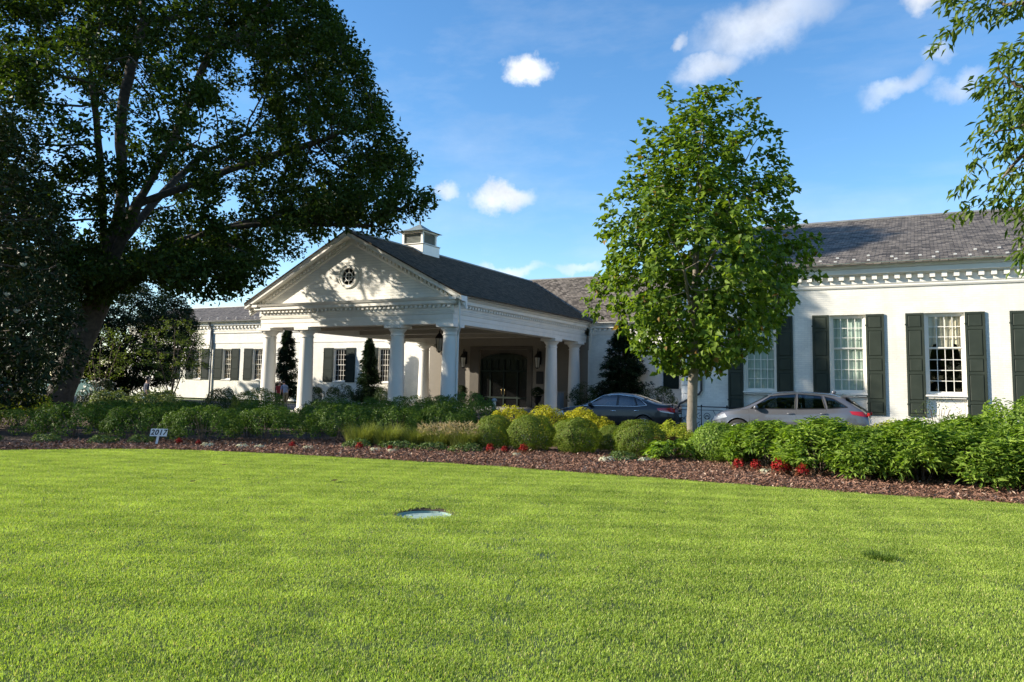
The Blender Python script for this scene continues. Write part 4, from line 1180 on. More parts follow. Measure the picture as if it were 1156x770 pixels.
# dead leaves on the lawn
def dead_leaf(x,y,s,label,first=[None]):
    if first[0] is None:
        mb=MB(); pts=[]
        t=thing('fallen_leaf',(x,y,.03),label,'leaf')
        ol=[(0,-.5),(.16,-.3),(.3,-.22),(.22,0),(.42,.12),(.2,.2),(.18,.42),(0,.5),(-.18,.4),(-.22,.2),(-.4,.1),(-.24,-.04),(-.3,-.25),(-.14,-.3)]
        mb.add([(x+a*.16,y+b*.16,.035+.05*abs(a)+.03*b*b) for a,b in ol]+[(x,y,.034)],[(k,(k+1)%14,14) for k in range(14)],True)
        mb.build('blade',M['dead'],t); MB().tube([(x,y-.07,.04),(x+.01,y-.12,.03)],.003,4).build('stalk',M['dead'],t)
        first[0]=t; t.scale=(s,s,s)
    else: again(first[0],(x,y,.03),rng.random()*6,label,None,(s,s,s))
dead_leaf(-8.85,10.3,1.0,'curled brown dead leaf on the grass beyond and left of the round lid')
dead_leaf(-10.59,8.86,.8,'small brown dead leaf on the open grass towards the big oak')
dead_leaf(-12.14,10.87,.65,'tiny brown leaf on the lawn nearest the shaded bed edge')

# ================================================================== TREES
# --- the big oak left of the porch
OB=np.array([-30.6,19.1,0.0]); OR=np.array([.882,.471,0]); OF=np.array([-.471,.882,0])
def ol(u,w,z): return OB+OR*u*1.19+OF*w+np.array([0,0,1.72+(z-1.72)*1.19 if z>1.72 else z])
limbs=[(-1,[ol(-.35,0,-.05),ol(-.15,0,1.0),ol(.3,0,2.6),ol(.85,0,4.2),ol(1.2,0,5.8)]),
 (0,[ol(1.2,0,5.8),ol(1.35,.2,8.3),ol(1.25,0,11),ol(1.7,.3,14.5)]),
 (0,[ol(1.1,0,5.3),ol(2.2,-.4,7.6),ol(3.5,-.8,10),ol(4.6,-1.0,13)]),
 (0,[ol(.8,0,4.1),ol(2.4,.4,5.6),ol(4.3,.9,6.9),ol(7.0,1.0,7.3),ol(10.3,.8,7.2)]),
 (0,[ol(.9,0,4.6),ol(-1.6,.5,7),ol(-4.5,1,10)]),
 (0,[ol(1.2,0,5.8),ol(1.6,3,8.6),ol(2,7,11.5)]),
 (0,[ol(1.1,0,5.2),ol(1.6,-2,8.4),ol(2,-4,11)]),
 (0,[ol(1,0,4.9),ol(3,3,7.1),ol(5.5,6.5,8.6)]),
 (0,[ol(1,0,4.9),ol(-.5,3.5,7.1),ol(-1.5,7.5,9)]),
 (2,[ol(2.2,-.4,7.6),ol(5,.5,9.1),ol(8.3,.3,10.2)]),
 (3,[ol(4.3,.9,6.9),ol(5.6,-1,6.2),ol(7.0,-2.2,5.6)]),
 (3,[ol(2.4,.4,5.6),ol(3.9,-1.4,5.3),ol(4.9,-2.4,4.8)])]
lc=inell((1.2,2.0,10.4),(10.8,7.8,7.6),8600,.48)
rim=5.0+np.maximum(0,lc[:,0]-4.5)*.58+np.maximum(0,-lc[:,0]-2)*.15; rim=1.72+(rim-1.72)*(1+lc[:,1]/31)+np.maximum(0,1.5-lc[:,1])*.55*(lc[:,0]>-1)
dome=((lc[:,0]-1.4)/(11.0))**2+((lc[:,2]-8.2)/10.4)**2+((lc[:,1]-2.0)/7.8)**2<1
keep=(lc[:,2]>rim)&dome&(lc[:,1]>-5.6)&(lc[:,0]<12.3-.58*np.maximum(0,lc[:,2]-8.5))
for k in range(70):                        # open sky between the branches
    c=np.array([rng.uniform(-5,11),rng.uniform(-5,10),rng.uniform(5.5,15)]); keep&=(((lc-c)**2).sum(1)>rng.uniform(.9,2.1)**2)
lc=lc[keep]
lc=np.concatenate([lc,inell((4.6,-1.0,5.3),(2.5,2.4,.9),200),inell((10.2,.4,8.0),(2.3,2,.8),150),inell((8.3,-.6,7.3),(1.5,1.6,.6),55),inell((.5,-1.5,5.0),(2.2,2.5,.7),120)])
a=OB+OR*lc[:,:1]*1.19+OF*lc[:,1:2]+np.array([0,0,1.])*(1.72+(lc[:,2:]-1.72)*1.19)
_,P_o,_,r_o=tree('oak_tree',tuple(OB),'massive dark spreading shade tree with a leaning trunk left of the porch','tree',limbs,a,.46,3.2,.62,.007,.50,
     M['bark_oak'],M['lf_oak'],76,.58,.20,.13,.015,(0,0,.03),up=.55,outw=.25,droop=.2,flare=.25,center=ol(1.5,2,7),p=2.25,rnd=.8,minr=0.0)
print('oak tips',(r_o<.015).sum())

# --- magnolia in front of it at the left edge
def cone_attr(c,rad,h,n,z0=.5,pw=.8):
    z=rng.random(n)
    r=rad*(1-z)**pw*np.clip(.55+z*3,0,1)*(.35+.65*np.sqrt(rng.random(n))); t=rng.random(n)*2*PI
    return np.stack([c[0]+r*np.cos(t),c[1]+r*np.sin(t),c[2]+z0+z*(h-z0)],1)
mc=(-26.5,13.7,0)
mag,P,_,r=tree('magnolia_tree',mc,'dark glossy evergreen with white blossoms at the left edge in front of the big trunk','tree',
     [(-1,[mc,(-26.9,13.6,2),(-27.0,13.6,5),(-26.9,13.7,9.6)])],cone_attr(mc,3.3,10.6,2300,.7,.5),.35,2.2,.42,.006,.19,
     M['bark'],M['lf_mag'],24,.36,.20,.09,.013,(0,0,.05),up=.35,outw=.5,droop=.12,center=(-26.9,13.6,4),hang=.2)
tips=P[r<.008]
proto=None
sel=[q for q in tips if (q[0]-mc[0])*.6-(q[1]-mc[1])*.8>.9 and 2<q[2]<8.5]
for k in range(14):
    q=sel[int(rng.integers(0,len(sel)))]+np.array([.15,-.3,.1])
    m=11
    pos=np.repeat(q[None],m,0)+rng.normal(size=(m,3))*.01
    az=np.arange(m)*2.4; dd=np.stack([np.cos(az),np.sin(az),.35+.9*(np.arange(m)/m)],1)
    leaf_mesh('blossom',pos,unit(np.stack([-np.cos(az)*.6,-np.sin(az)*.6,np.ones(m)],1)),dd,.15,.10,M['petal'],mag,fold=.2,droop=-.25)

# --- young maple on the bed in the middle
mb_=(-5.46,20.5,0)
at_=[]
n=6500
z=rng.random(n)
zz=2.15+z*7.75
prof=np.interp(zz,[2.1,2.6,3.1,4.0,5.0,5.9,6.8,7.6,8.4,9.1,9.8],[.7,1.5,2.05,2.6,2.72,2.5,2.1,1.7,1.25,.8,.25])
th=rng.random(n)*2*PI
lob=1+.12*np.sin(3*th+zz*1.1)+.10*np.sin(5*th-zz*2.3)+.08*np.sin(8*th+zz*3.4)
rr=prof*lob*(.22+.78*np.sqrt(rng.random(n)))
cx_=mb_[0]+.12+.05*(zz-2.3)
a=np.stack([cx_+rr*np.cos(th),mb_[1]+rr*np.sin(th),zz],1)
keep=rng.random(n)<.60
for k in range(60):
    t0=rng.random()*2*PI; zc=rng.uniform(2.8,9.4); rp=np.interp(zc,[2.3,5,9.9],[2.2,3.1,.8])*rng.uniform(.75,1.1)
    c=np.array([mb_[0]+.3+rp*math.cos(t0),mb_[1]+rp*math.sin(t0),zc]); keep&=((a-c)**2).sum(1)>rng.uniform(.35,.78)**2
a=a[keep]
# upright leading shoots along the top
for (u,zt) in ((-1.5,9.0),(-.9,9.75),(-.2,9.85),(.35,9.5),(.85,9.95),(1.35,9.7),(1.9,8.9),(-1.9,8.0),(2.1,7.7),(-2.5,6.5),(2.7,6.0)):
    q=np.array([mb_[0]+.35+u*.88,mb_[1]+u*.47+rng.normal()*.4,0]); m=20
    a=np.concatenate([a,np.stack([q[0]+rng.normal(size=m)*.13,q[1]+rng.normal(size=m)*.13,zt+.12-rng.random(m)*1.5],1)])
lm=[(-1,[(mb_[0],mb_[1],-.05),(mb_[0],mb_[1],1.2),(mb_[0]+.05,mb_[1],2.4),(mb_[0]+.1,mb_[1],4.5),(mb_[0]+.25,mb_[1],7),(mb_[0]+.35,mb_[1],8.8)])]
for k in range(11):
    t0=k*2.4; z0=2.5+k*.42; l=2.1-.11*k
    c,s=math.cos(t0),math.sin(t0)
    lm.append((0,[(mb_[0]+.08,mb_[1],z0),(mb_[0]+.1+c*l*.5,mb_[1]+s*l*.5,z0+.55+.03*k),(mb_[0]+.12+c*l,mb_[1]+s*l,z0+1.35+.06*k)]))
tree('maple_tree',mb_,'slender young maple with a full bright green oval crown between the two cars','tree',lm,a,.30,1.7,.33,.004,.135,
     M['bark_pale'],M['lf_maple'],20,.26,.17,.14,.0085,(0,0,.22),up=.5,outw=.45,droop=.25,flare=.12,center=(mb_[0],mb_[1],4.0),hang=.15,p=2.2,rnd=.7,wide=.4)

# --- branch tree at the right edge, trunk off to the right
tb=(5.2,10.2,0)
lm=[(-1,[(5.2,10.2,-.05),(5.1,10.2,2.5),(4.8,10.3,5),(4.5,10.3,8.5)]),
    (0,[(4.9,10.2,4.3),(3.6,10.1,5.6),(2.4,10.0,6.1),(1.5,10.0,6.0)]),
    (0,[(4.8,10.3,5.2),(3.8,9.6,6.8),(2.4,9.2,7.3),(1.0,9.3,6.6)]),
    (0,[(4.7,10.3,6),(5.8,11.2,8),(6.6,12,9.5)]),(0,[(4.7,10.3,5.4),(5.6,8.9,7.4),(6.4,7.6,8.6)]),
    (1,[(2.4,10.0,6.1),(1.75,10.3,5.6),(1.45,10.4,4.6)])]
a=np.concatenate([inell((4.9,10.2,7.6),(2.9,2.9,2.8),420,.3),inell((1.45,10.4,5.15),(.80,.9,.8),300),inell((1.35,10.5,4.2),(.60,.6,.85),240),inell((1.2,10.2,6.45),(.95,.6,.45),110),
   inell((1.25,10.5,4.9),(.35,.35,.5),26),np.stack([.95-.58*np.linspace(0,1,16),10.4+.0*np.linspace(0,1,16),4.95-1.2*np.linspace(0,1,16)**1.3],1),
   np.stack([1.35-.30*np.linspace(0,1,14),10.5+.0*np.linspace(0,1,14),3.95-.75*np.linspace(0,1,14)],1),
   np.stack([1.3-1.1*np.linspace(0,1,14),10.2+.0*np.linspace(0,1,14),6.3-.45*np.linspace(0,1,14)**2],1)])
tree('ash_tree',tb,'tree with hanging pointed leaves reaching in from the right edge of the view','tree',lm,a,.14,2.6,.16,.0025,.20,
     M['bark'],M['lf_ash'],13,.15,.125,.045,.0050,(0,0,-.04),up=.6,outw=.25,droop=.2,flare=.2,center=(3.5,10.2,6.5),hang=.75,p=2.35,rnd=.55,wide=.42)

# --- tree outside the left of the view whose shade falls across the lawn corner
st=(-38,3.0,0)
tree('shade_tree',st,'round-headed lawn tree at the far left shading the lawn corner','tree',[(-1,[st,(-38,3,2.5),(-38,3,6),(-38,3.1,9)])],
     inell((-38,3.0,6.6),(3.7,3.7,4.2),650,.1),.5,2.4,.6,.008,.22,M['bark'],M['lf_oak'],20,.5,.17,.1,.018,center=(-38,3.4,6))

# --- background trees and evergreens by the left block
def small_tree(name,loc,h,rad,label,leaf,n,per,L,W,nst=4,z0=.35,spread=.25,flat=1.0,rb=.07,group=None,bark='bark',hang=.1,cat='tree',up=.6):
    x,y,_=loc
    lm=[(-1,[loc,(x,y,.35)])]
    for k in range(nst):
        t0=2*PI*k/nst+rng.random(); 
        lm.append((0,[(x,y,.3),(x+rad*.22*math.cos(t0),y+rad*.22*math.sin(t0),h*.38),(x+rad*.45*math.cos(t0),y+rad*.45*math.sin(t0),h*.72)]))
    a=inell((x,y,h*(z0+(1-z0)*.5)),(rad,rad,h*(1-z0)*.5),n,.2)
    if flat!=1.0: a[:,2]=np.round(a[:,2]/flat)*flat+rng.normal(size=len(a))*.06
    return tree(name,loc,label,cat,lm,a,.28,2.5,.34,.004,rb,M[bark],leaf,per,spread,L,W,.0095,(0,0,.03),up=up,outw=.3,center=(x,y,h*.5),flare=.1,hang=hang,maxit=90)
def conifer(loc,h,rad,label,n=5200,group='dark evergreens against the brick walls'):
    t=thing('evergreen_tree',loc,label,'evergreen',group)
    MB().tube([loc,(loc[0],loc[1],h*.5),(loc[0]+.05,loc[1],h*.95)],[.10,.07,.015],8).build('trunk',M['bark'],t)
    k=260
    z=rng.random(k)**1.15; tt=rng.random(k)*2*PI
    br=rad*(1-z)**.7*(.45+.75*rng.random(k))
    mb=MB()
    for i in range(k):
        p0=np.array([loc[0],loc[1],.3+z[i]*(h-.4)]); p1=p0+np.array([br[i]*math.cos(tt[i]),br[i]*math.sin(tt[i]),-.12*br[i]+.1])
        mb.tube([p0,(p0+p1)/2+np.array([0,0,.06]),p1],[.016,.01,.004],3)
    mb.build('branch',M['bark'],t,fixn=False)
    i=rng.integers(0,k,n); s=rng.random(n)**.55
    c=np.stack([np.cos(tt[i]),np.sin(tt[i]),np.zeros(n)],1)
    sd=np.stack([-c[:,1],c[:,0],np.zeros(n)],1)
    pos=np.array([loc[0],loc[1],0])+c*(br[i]*s)[:,None]+sd*(rng.normal(size=n)*.22*(1.1-.5*s)*np.minimum(1,br[i]))[:,None]
    pos[:,2]=.3+z[i]*(h-.4)+(-.12*br[i]+.1)*s+rng.normal(size=n)*.09
    dd=unit(c+sd*rng.normal(size=(n,1))*.7+np.array([0,0,-.15])); nrm=unit(np.array([0,0,1.])+rdir(n)*.45)
    leaf_mesh('foliage',pos,nrm,dd,.22*(.6+.7*rng.random(n)),.10*(.6+.7*rng.random(n)),M['lf_con'],t,droop=.2,wide=.35)
    return t
conifer((-16.5,45.6,0),5.6,2.15,'broad layered dark evergreen on the shaded wall behind the black sedan',17000)
conifer((-43.6,44.6,0),5.9,1.25,'tall dark evergreen seen between the two left porch columns',12000)
conifer((-36.2,45.4,0),4.9,1.05,'dark evergreen beside the shuttered window behind the porch',11000)
small_tree('garden_tree',(-36.6,24.6,0),4.4,1.7,'small many-stemmed pale-leaved tree right of the big trunk',M['lf_acer'],260,12,.10,.06,5,.30,.22,rb=.06,group='small trees by the left block')
small_tree('garden_tree',(-38.6,30.4,0),5.0,2.2,'layered yellow-green maple in front of the left shuttered windows',M['lf_acer'],330,13,.11,.06,4,.28,.22,flat=.62,rb=.08,group='small trees by the left block')
small_tree('background_tree',(-52.5,37.5,0),9.0,4.9,'dense dark tree hiding the left end of the clubhouse',M['lf_dark'],1300,34,.2,.11,5,.05,.45,rb=.16,group='dark trees at the left end')
small_tree('background_tree',(-50.5,27.0,0),9.5,4.4,'dense dark tree standing behind the big leaning trunk',M['lf_dark'],1200,34,.2,.11,5,.05,.45,rb=.16,group='dark trees at the left end')
small_tree('background_tree',(-58.0,24.0,0),10.5,5.2,'dense dark tree farthest left behind the magnolia',M['lf_dark'],1300,34,.2,.11,5,.06,.45,rb=.16,group='dark trees at the left end')

# ================================================================== SHRUBS AND FLOWERS
G1='dark azalea mounds along the left of the bed'
azl=[]
def az(x,y,w,h,label,mat='lf_azalea',n=5200,L=.062,W=.030,group=G1,name='azalea_shrub',cat='shrub',pads=64,padr=.17):
    return shrub(name,(x,y,-.01),w/2,w/2*.95,h,label,cat,M[mat],n,L,W,'lumpy',pads,padr,group)
azA=az(-17.3,14.7,2.1,.92,'dark mounded azalea right behind the white number sign')
azB=az(-16.2,15.9,2.1,.90,'dark azalea mound in front of the porch\'s leftmost column','lf_azalea')
azC=az(-14.8,17.4,2.1,1.0,'azalea mound with sunlit top below the second porch column')
def azcopy(src,x,y,rz,label,s=1.0,sz=1.0): return again(src,(x,y,-.01),rz,label,None,(s,s,sz))
azcopy(azA,-13.55,18.4,2.1,'azalea mound below the third porch column, behind the tall grasses',.9,1.06)
azcopy(azB,-12.4,19.3,4.0,'azalea mound below the rightmost front column, next to the round boxwoods',.9,1.18)
azcopy(azC,-12.5,21.2,1.0,'azalea mound behind the leftmost boxwood, near the lamp post',.85,1.1)
azcopy(azB,-19.2,14.3,1.4,'azalea in deep shade just left of the white number sign')
azcopy(azA,-21.0,13.4,3.0,'azalea in deep shade in front of the big leaning trunk')
azcopy(azC,-22.6,12.8,5.0,'low dark round shrub at the left edge below the magnolia',1.0,.72)
azcopy(azB,-25.0,12.4,.5,'leftmost dark shrub under the magnolia branches',1.0,.8)
azcopy(azC,-18.9,18.2,.9,'second-row azalea behind the number sign')
azcopy(azA,-17.3,19.4,5.2,'second-row azalea in front of the dome shaped shrub')
azcopy(azB,-15.6,20.4,2.6,'second-row azalea below the second column')
azcopy(azC,-14.2,20.9,3.7,'second-row azalea behind the tall grasses',.95,1.0)
azcopy(azA,-20.9,17.2,4.4,'second-row azalea right of the big leaning trunk')
azcopy(azB,-22.9,16.3,1.9,'second-row azalea at the foot of the big leaning trunk',.9,.95)
for x,y,r_,l,s_,z_ in ((-18.6,21.2,.3,'third-row azalea below the gap left of the first column',1.05,1.0),(-17.2,21.9,1.7,'third-row azalea at the foot of the second porch column',1.05,1.0),(-15.9,22.3,3.1,'third-row azalea right of the second porch column',1.05,1.02),(-14.6,22.3,4.4,'third-row azalea below the shuttered porch window',1.05,1.05),(-13.6,22.4,5.1,'third-row azalea at the foot of the third porch column',1.0,1.15),(-17.9,16.9,2.2,'azalea filling the gap behind the two nearest the number sign',1.0,.95),(-15.9,18.9,.2,'azalea filling the gap below the second column',1.0,.98),(-20.2,16.1,3.3,'shaded azalea filling the gap left of the number sign',1.0,.95),(-22.0,15.2,4.2,'shaded azalea at the left below the oak trunk',1.0,.95)):
    azcopy(azB if r_<3 else azC,x,y,r_,l,s_,z_*(1.16 if y>20.5 else 1.0))
G2='clipped round boxwoods'
bx=shrub('boxwood_shrub',(-9.15,18.35,-.01),.66,.64,.94,'clipped round boxwood, second from the left, red flowers at its foot','boxwood',M['lf_box'],15000,.033,.021,'ball',group=G2,rnd=.5)
def bxc(x,y,rz,label,s=1.0,sz=1.0): return again(bx,(x,y,-.01),rz,label,None,(s,s,sz))
bxc(-10.15,18.15,1.3,'leftmost clipped round boxwood, beside the tan feathery grass',.80,.96)
bxc(-7.85,18.4,2.2,'clipped round boxwood left of the one below the sedan\'s rear wheel',.90,.97)
bxc(-6.25,18.55,3.6,'clipped round boxwood below the sedan\'s rear wheel',.97,.97)
bxc(-8.75,19.75,4.6,'dark round boxwood half hidden between two front boxwoods',.75,.82)
bxc(-7.35,19.6,5.2,'dark round boxwood half hidden behind the gap left of the sedan wheel',.75,.74)
rb_=shrub('round_shrub',(-4.35,18.55,-.01),.60,.58,.90,'large round green bush right of the maple trunk','shrub',M['lf_peony'],7600,.062,.03,'ball',rnd=.6,jit=.06)
G3='golden yellow-leaved shrubs behind the boxwoods'
gd=shrub('golden_shrub',(-10.65,20.05,-.01),.66,.6,1.02,'bright yellow shrub rising behind the leftmost boxwoods','shrub',M['lf_gold'],3600,.062,.034,'lumpy',50,.15,G3)
def gdc(x,y,rz,label,s=1.0,sz=1.0,src=None): return again(src or gd,(x,y,-.01),rz,label,None,(s,s,sz))
gdc(-9.7,20.35,1.1,'bright yellow shrub behind the second boxwood, in front of the porch door',1.0,1.03)
gdc(-8.75,20.7,2.0,'bright yellow shrub left of the black sedan\'s bonnet',1.0,1.0)
gdc(-8.15,20.6,3.0,'low yellow shrub in front of the sedan\'s doors',.8,.78)
gg=shrub('golden_shrub',(-6.05,20.7,-.01),.55,.55,.74,'yellow-green shrub between the sedan\'s rear wheel and the maple trunk','shrub',M['lf_goldg'],3600,.062,.034,'lumpy',50,.15,G3)
gdc(-5.55,19.7,4.2,'yellow-green shrub at the foot of the maple trunk',.75,.85,gg)
gdc(-4.15,20.7,2.2,'yellow-green shrub in front of the SUV\'s front wheel',1.05,.80,gg)
gdc(-3.1,20.9,5.0,'yellow-green shrub in front of the SUV\'s doors',1.05,.68,gg)
gdc(-1.65,20.3,.6,'yellow-tipped shrub in front of the SUV\'s tail',1.1,1.12,gg)
gdc(-.75,20.2,1.6,'yellow-tipped shrub right of the SUV\'s tail',1.1,1.28,gg)
gdc(.45,19.6,3.3,'yellow-tipped shrub below the curtained window',1.0,1.30,gg)
G4='lush broad-leaved perennials along the right of the bed'
pe=shrub('perennial_clump',(-3.1,18.0,-.01),.86,.8,.90,'leafy perennial clump above the pair of red flowers','perennial',M['lf_peony'],5600,.135,.042,'lance',80,.18,G4,droop=.15,rnd=.9,ns=14)
pf=shrub('perennial_clump',(-1.95,17.25,-.01),.80,.8,1.04,'fresh green perennial clump right of the tallest red flowers','perennial',M['lf_peony2'],5200,.145,.040,'lance',80,.18,G4,droop=.15,rnd=.9,ns=14)
def pc_(src,x,y,rz,label,s=1.0,sz=1.0): return again(src,(x,y,-.01),rz,label,None,(s,s,sz))
pc_(pe,-1.05,17.05,2.0,'perennial clump in the front row below the SUV\'s tail',.95,.98)
pc_(pf,-.05,16.95,3.7,'perennial clump in the front row below the curtained window',1.0,1.03)
pc_(pe,.85,16.75,5.0,'perennial clump in the front row, second from the right edge',1.0,1.0)
pc_(pf,1.75,16.8,1.2,'perennial clump in the front row at the right edge',1.0,1.06)
pc_(pf,-3.7,19.25,.7,'perennial clump below the SUV\'s front door',1.0,.66)
pc_(pe,-2.5,18.95,4.1,'second-row perennial clump below the SUV\'s rear door',1.05,.70)
pc_(pf,-1.35,18.65,5.6,'second-row perennial clump below the SUV\'s rear wheel',1.05,.80)
pc_(pe,-.2,18.5,1.0,'second-row perennial clump left of the curtained window',1.05,1.06)
pc_(pf,.9,18.3,2.7,'second-row perennial clump in front of the big right bush',1.05,1.08)
pc_(pe,2.1,18.4,4.8,'second-row perennial clump at the right edge',1.1,1.15)
pc_(pe,3.0,17.1,4.4,'perennial clump just outside the right edge',1.0,1.0)
shrub('rounded_bush',(2.2,20.4,-.01),1.35,1.25,1.5,'tall rounded leafy bush at the right edge of the bed','shrub',M['lf_peony'],9000,.11,.045,'lumpy',90,.28,droop=.2)
again(bpy.data.objects['rounded_bush'],(3.9,20.2,-.01),2.0,'tall leafy bush just beyond the right edge')
shrub('rose_bush',(.35,27.2,0),.7,.35,1.5,'thin straggly rose bush under the curtained window','shrub',M['lf_cover'],420,.06,.035,'lumpy',30,.25,ns=12)
shrub('dome_shrub',(-22.4,21.5,-.02),1.05,1.0,1.36,'round sunlit dome shaped shrub in front of the left block','shrub',M['lf_box'],9000,.055,.03,'ball',rnd=.6,jit=.05)
shrub('dark_round_shrub',(-24.9,22.0,-.02),.75,.7,1.36,'dark round shrub left of the sunlit dome shaped one','shrub',M['lf_azalea2'],5200,.06,.035,'ball',rnd=.6,jit=.06)
hy=shrub('pale_shrub',(-27.6,19.3,-.02),1.2,1.1,1.1,'pale-leaved shrub right behind the big trunk','shrub',M['lf_pale'],3400,.10,.065,'lumpy',50,.25,group='pale-leaved shrubs around the big trunk')
again(hy,(-29.9,22.9,-.02),2.0,'pale-leaved shrub below the small many-stemmed tree')
again(hy,(-24.7,18.6,-.02),3.0,'pale-leaved shrub in front of the layered maple',None,(1,1,.95))
lf=shrub('pale_shrub',(-25.9,14.9,-.02),1.3,1.0,1.02,'yellow-green shrub catching sun at the left edge','shrub',M['lf_goldg'],3000,.08,.045,'lumpy',50,.22,group='pale-leaved shrubs around the big trunk')
again(lf,(-27.9,15.4,-.02),2.2,'yellow-green shrub outside the left edge')
wf=shrub('white_flowered_shrub',(-34.4,23.2,-.02),.9,.8,1.5,'shrub speckled with white blossom behind the big trunk','shrub',M['lf_dark'],2600,.10,.06,'lumpy',40,.25)
n=90; d=rdir(n); pos=np.array([-34.4,23.2,.85])+d*np.array([.95,.85,.75]); leaf_mesh('blossom',pos,unit(d),rdir(n),.12,.10,M['petal'],wf)
for (x,y,h,w,l) in ((-20.6,45.6,1.5,.8,'dark holly bush left of the wall evergreen'),(-18.6,44.6,1.9,.95,'dark holly bush between the rear column and the wall evergreen'),(-13.9,44.8,1.75,1.0,'dark round holly bush right of the wall evergreen'),(-38.7,45.4,1.4,1.1,'dark bush under the window behind the porch'),(-34.6,45.6,1.3,1.0,'dark bush right of the evergreen behind the porch'),(-41.6,45.2,1.25,1.0,'sun-flecked bush between the second column and the porch window')):
    if l.startswith('dark holly bush left'): continue
    shrub('holly_bush',(x,y,-.02),w,w*.85,h,l,'shrub',M['lf_azalea2'],3200,.085,.05,'lumpy',44,.25,group='dark bushes against the walls')

# tall grasses
G5='tall ornamental grasses'
def ograss(x,y,rad,h,label,n,seed=False):
    t=thing('ornamental_grass',(x,y,-.01),label,'grass plant',G5)
    blades('blade',(x,y,-.01),rad,h,n,.010,M['lf_grass'],t,spread=.75)
    if seed:
        k=420; a=rng.random(k)*2*PI; r_=rad*1.5*np.sqrt(rng.random(k)); z_=h*(.55+.45*rng.random(k))
        pos=np.stack([x+r_*np.cos(a),y+r_*np.sin(a),z_],1)
        leaf_mesh('seed_head',pos,rdir(k),unit(np.stack([np.cos(a),np.sin(a),np.ones(k)*.5],1)),.14,.014,M['lf_seed'],t)
    return t
ograss(-13.55,16.75,.36,.70,'arching green grass clump below the second and third columns',900)
ograss(-12.85,17.0,.34,.72,'arching green grass clump left of the spring-green one',800)
ograss(-12.2,17.35,.34,.62,'arching grass clump in front of the rightmost front column',800)
ograss(-11.55,17.5,.34,.60,'tan feathery grass with seed heads, left of its twin',700,True)
ograss(-10.85,17.65,.36,.66,'tan feathery grass with seed heads beside the leftmost boxwood',800,True)
# low edging plants
G6='low ground cover plants at the bed edge'
gc=shrub('ground_cover',(-12.1,16.45,-.01),.5,.3,.16,'low pale green edging plant below the tall grasses','ground cover',M['lf_cover'],700,.06,.04,'lumpy',40,.07,G6)
for x,y,l in ((-18.9,12.9,'low plant in the shaded mulch left of the number sign'),(-20.2,12.2,'low plant in the shaded mulch second to the left of the number sign'),(-21.6,11.4,'leftmost low plant in the shaded mulch'),(-18.3,13.6,'low plant in the shade behind the number sign'),(-11.2,16.6,'low edging plant below the tan feathery grasses'),(-13.2,16.2,'low edging plant left of the tall grasses'),(-10.3,16.9,'low edging plant in front of the leftmost boxwood'),(-6.3,17.45,'low edging plant below the sedan\'s wheel boxwood')):
    again(gc,(x,y,-.01),rng.random()*6,l)
shrub('hosta',(-5.35,18.2,-.01),.5,.45,.40,'low spreading green plant between boxwood and round bush','hosta',M['lf_peony2'],520,.17,.06,'lance',30,.14,droop=.35)
shrub('bronze_shrub',(-5.75,18.85,-.01),.42,.4,.5,'low bronze-brown shrub right of the sedan wheel boxwood','shrub',M['lf_bronze'],1500,.05,.03,'lumpy',36,.12)
# begonias: red heads over bronze leaves
GR='red bedding flowers along the mulch'
def flower(x,y,s,label,src=[None]):
    if src[0] is None:
        t=thing('red_flower',(x,y,-.01),label,'flower',GR); t.scale=(.8,.8,.8)
        n=70;d=rdir(n);d[:,2]=np.abs(d[:,2]); leaf_mesh('foliage',np.array([x,y,.03])+d*np.array([.15,.15,.12]),unit(d+np.array([0,0,.6])),d,.07,.05,M['lf_bronze'],t)
        n=120;d=rdir(n);d[:,2]=np.abs(d[:,2])*1.3; leaf_mesh('petals',np.array([x,y,.10])+d*np.array([.13,.13,.16])*(.5+.5*rng.random((n,1))),unit(d+rdir(n)*.7),unit(d+rdir(n)),.055,.045,M['lf_red'],t)
        src[0]=t
    else: again(src[0],(x,y,-.01),rng.random()*6,label,None,(s*.85,s*.75,s*.75))
for x,y,s,l in ((-9.55,16.85,1,'red flower below the gap left of the second boxwood'),(-9.3,17.15,.8,'small red flower at the left foot of the second boxwood'),(-8.85,17.3,1.1,'wide red flower at the foot of the second boxwood'),
   (-3.5,16.85,1.1,'left one of the pair of red flowers below the leafy perennials'),(-3.15,16.85,1.1,'right one of the pair of red flowers below the leafy perennials'),(-2.62,16.4,1.5,'tallest red flower, beside the cream one at the right'),(-2.5,16.62,1.1,'red flower tucked behind the tallest one'),(-2.15,16.3,1.2,'rightmost red flower, against the fresh green perennials'),
   (-5.85,19.6,1.0,'red flower between the sedan\'s tail and the maple trunk'),(-17.05,13.75,.8,'red flower just right of the number sign'),(-16.5,13.9,.7,'dull red flower second to the right of the number sign'),(-14.1,14.75,.8,'reddish flower in front of the second column\'s azalea'),(-12.6,15.55,.9,'red flower in front of the grass clumps'),(-11.9,15.9,.6,'small dark red flower left of the tan grasses')):
    flower(x,y,s,l)
GW='cream bedding plants along the mulch'
def cream(x,y,s,label,src=[None]):
    if src[0] is None:
        t=thing('cream_plant',(x,y,-.01),label,'flower',GW)
        n=120;d=rdir(n);d[:,2]=np.abs(d[:,2]); leaf_mesh('foliage',np.array([x,y,.02])+d*np.array([.17,.17,.13])*(.4+.6*rng.random((n,1))),unit(d+np.array([0,0,.7])),d,.08,.045,M['lf_white'],t)
        src[0]=t
    else: again(src[0],(x,y,-.01),rng.random()*6,label,None,(s,s,s*.9))
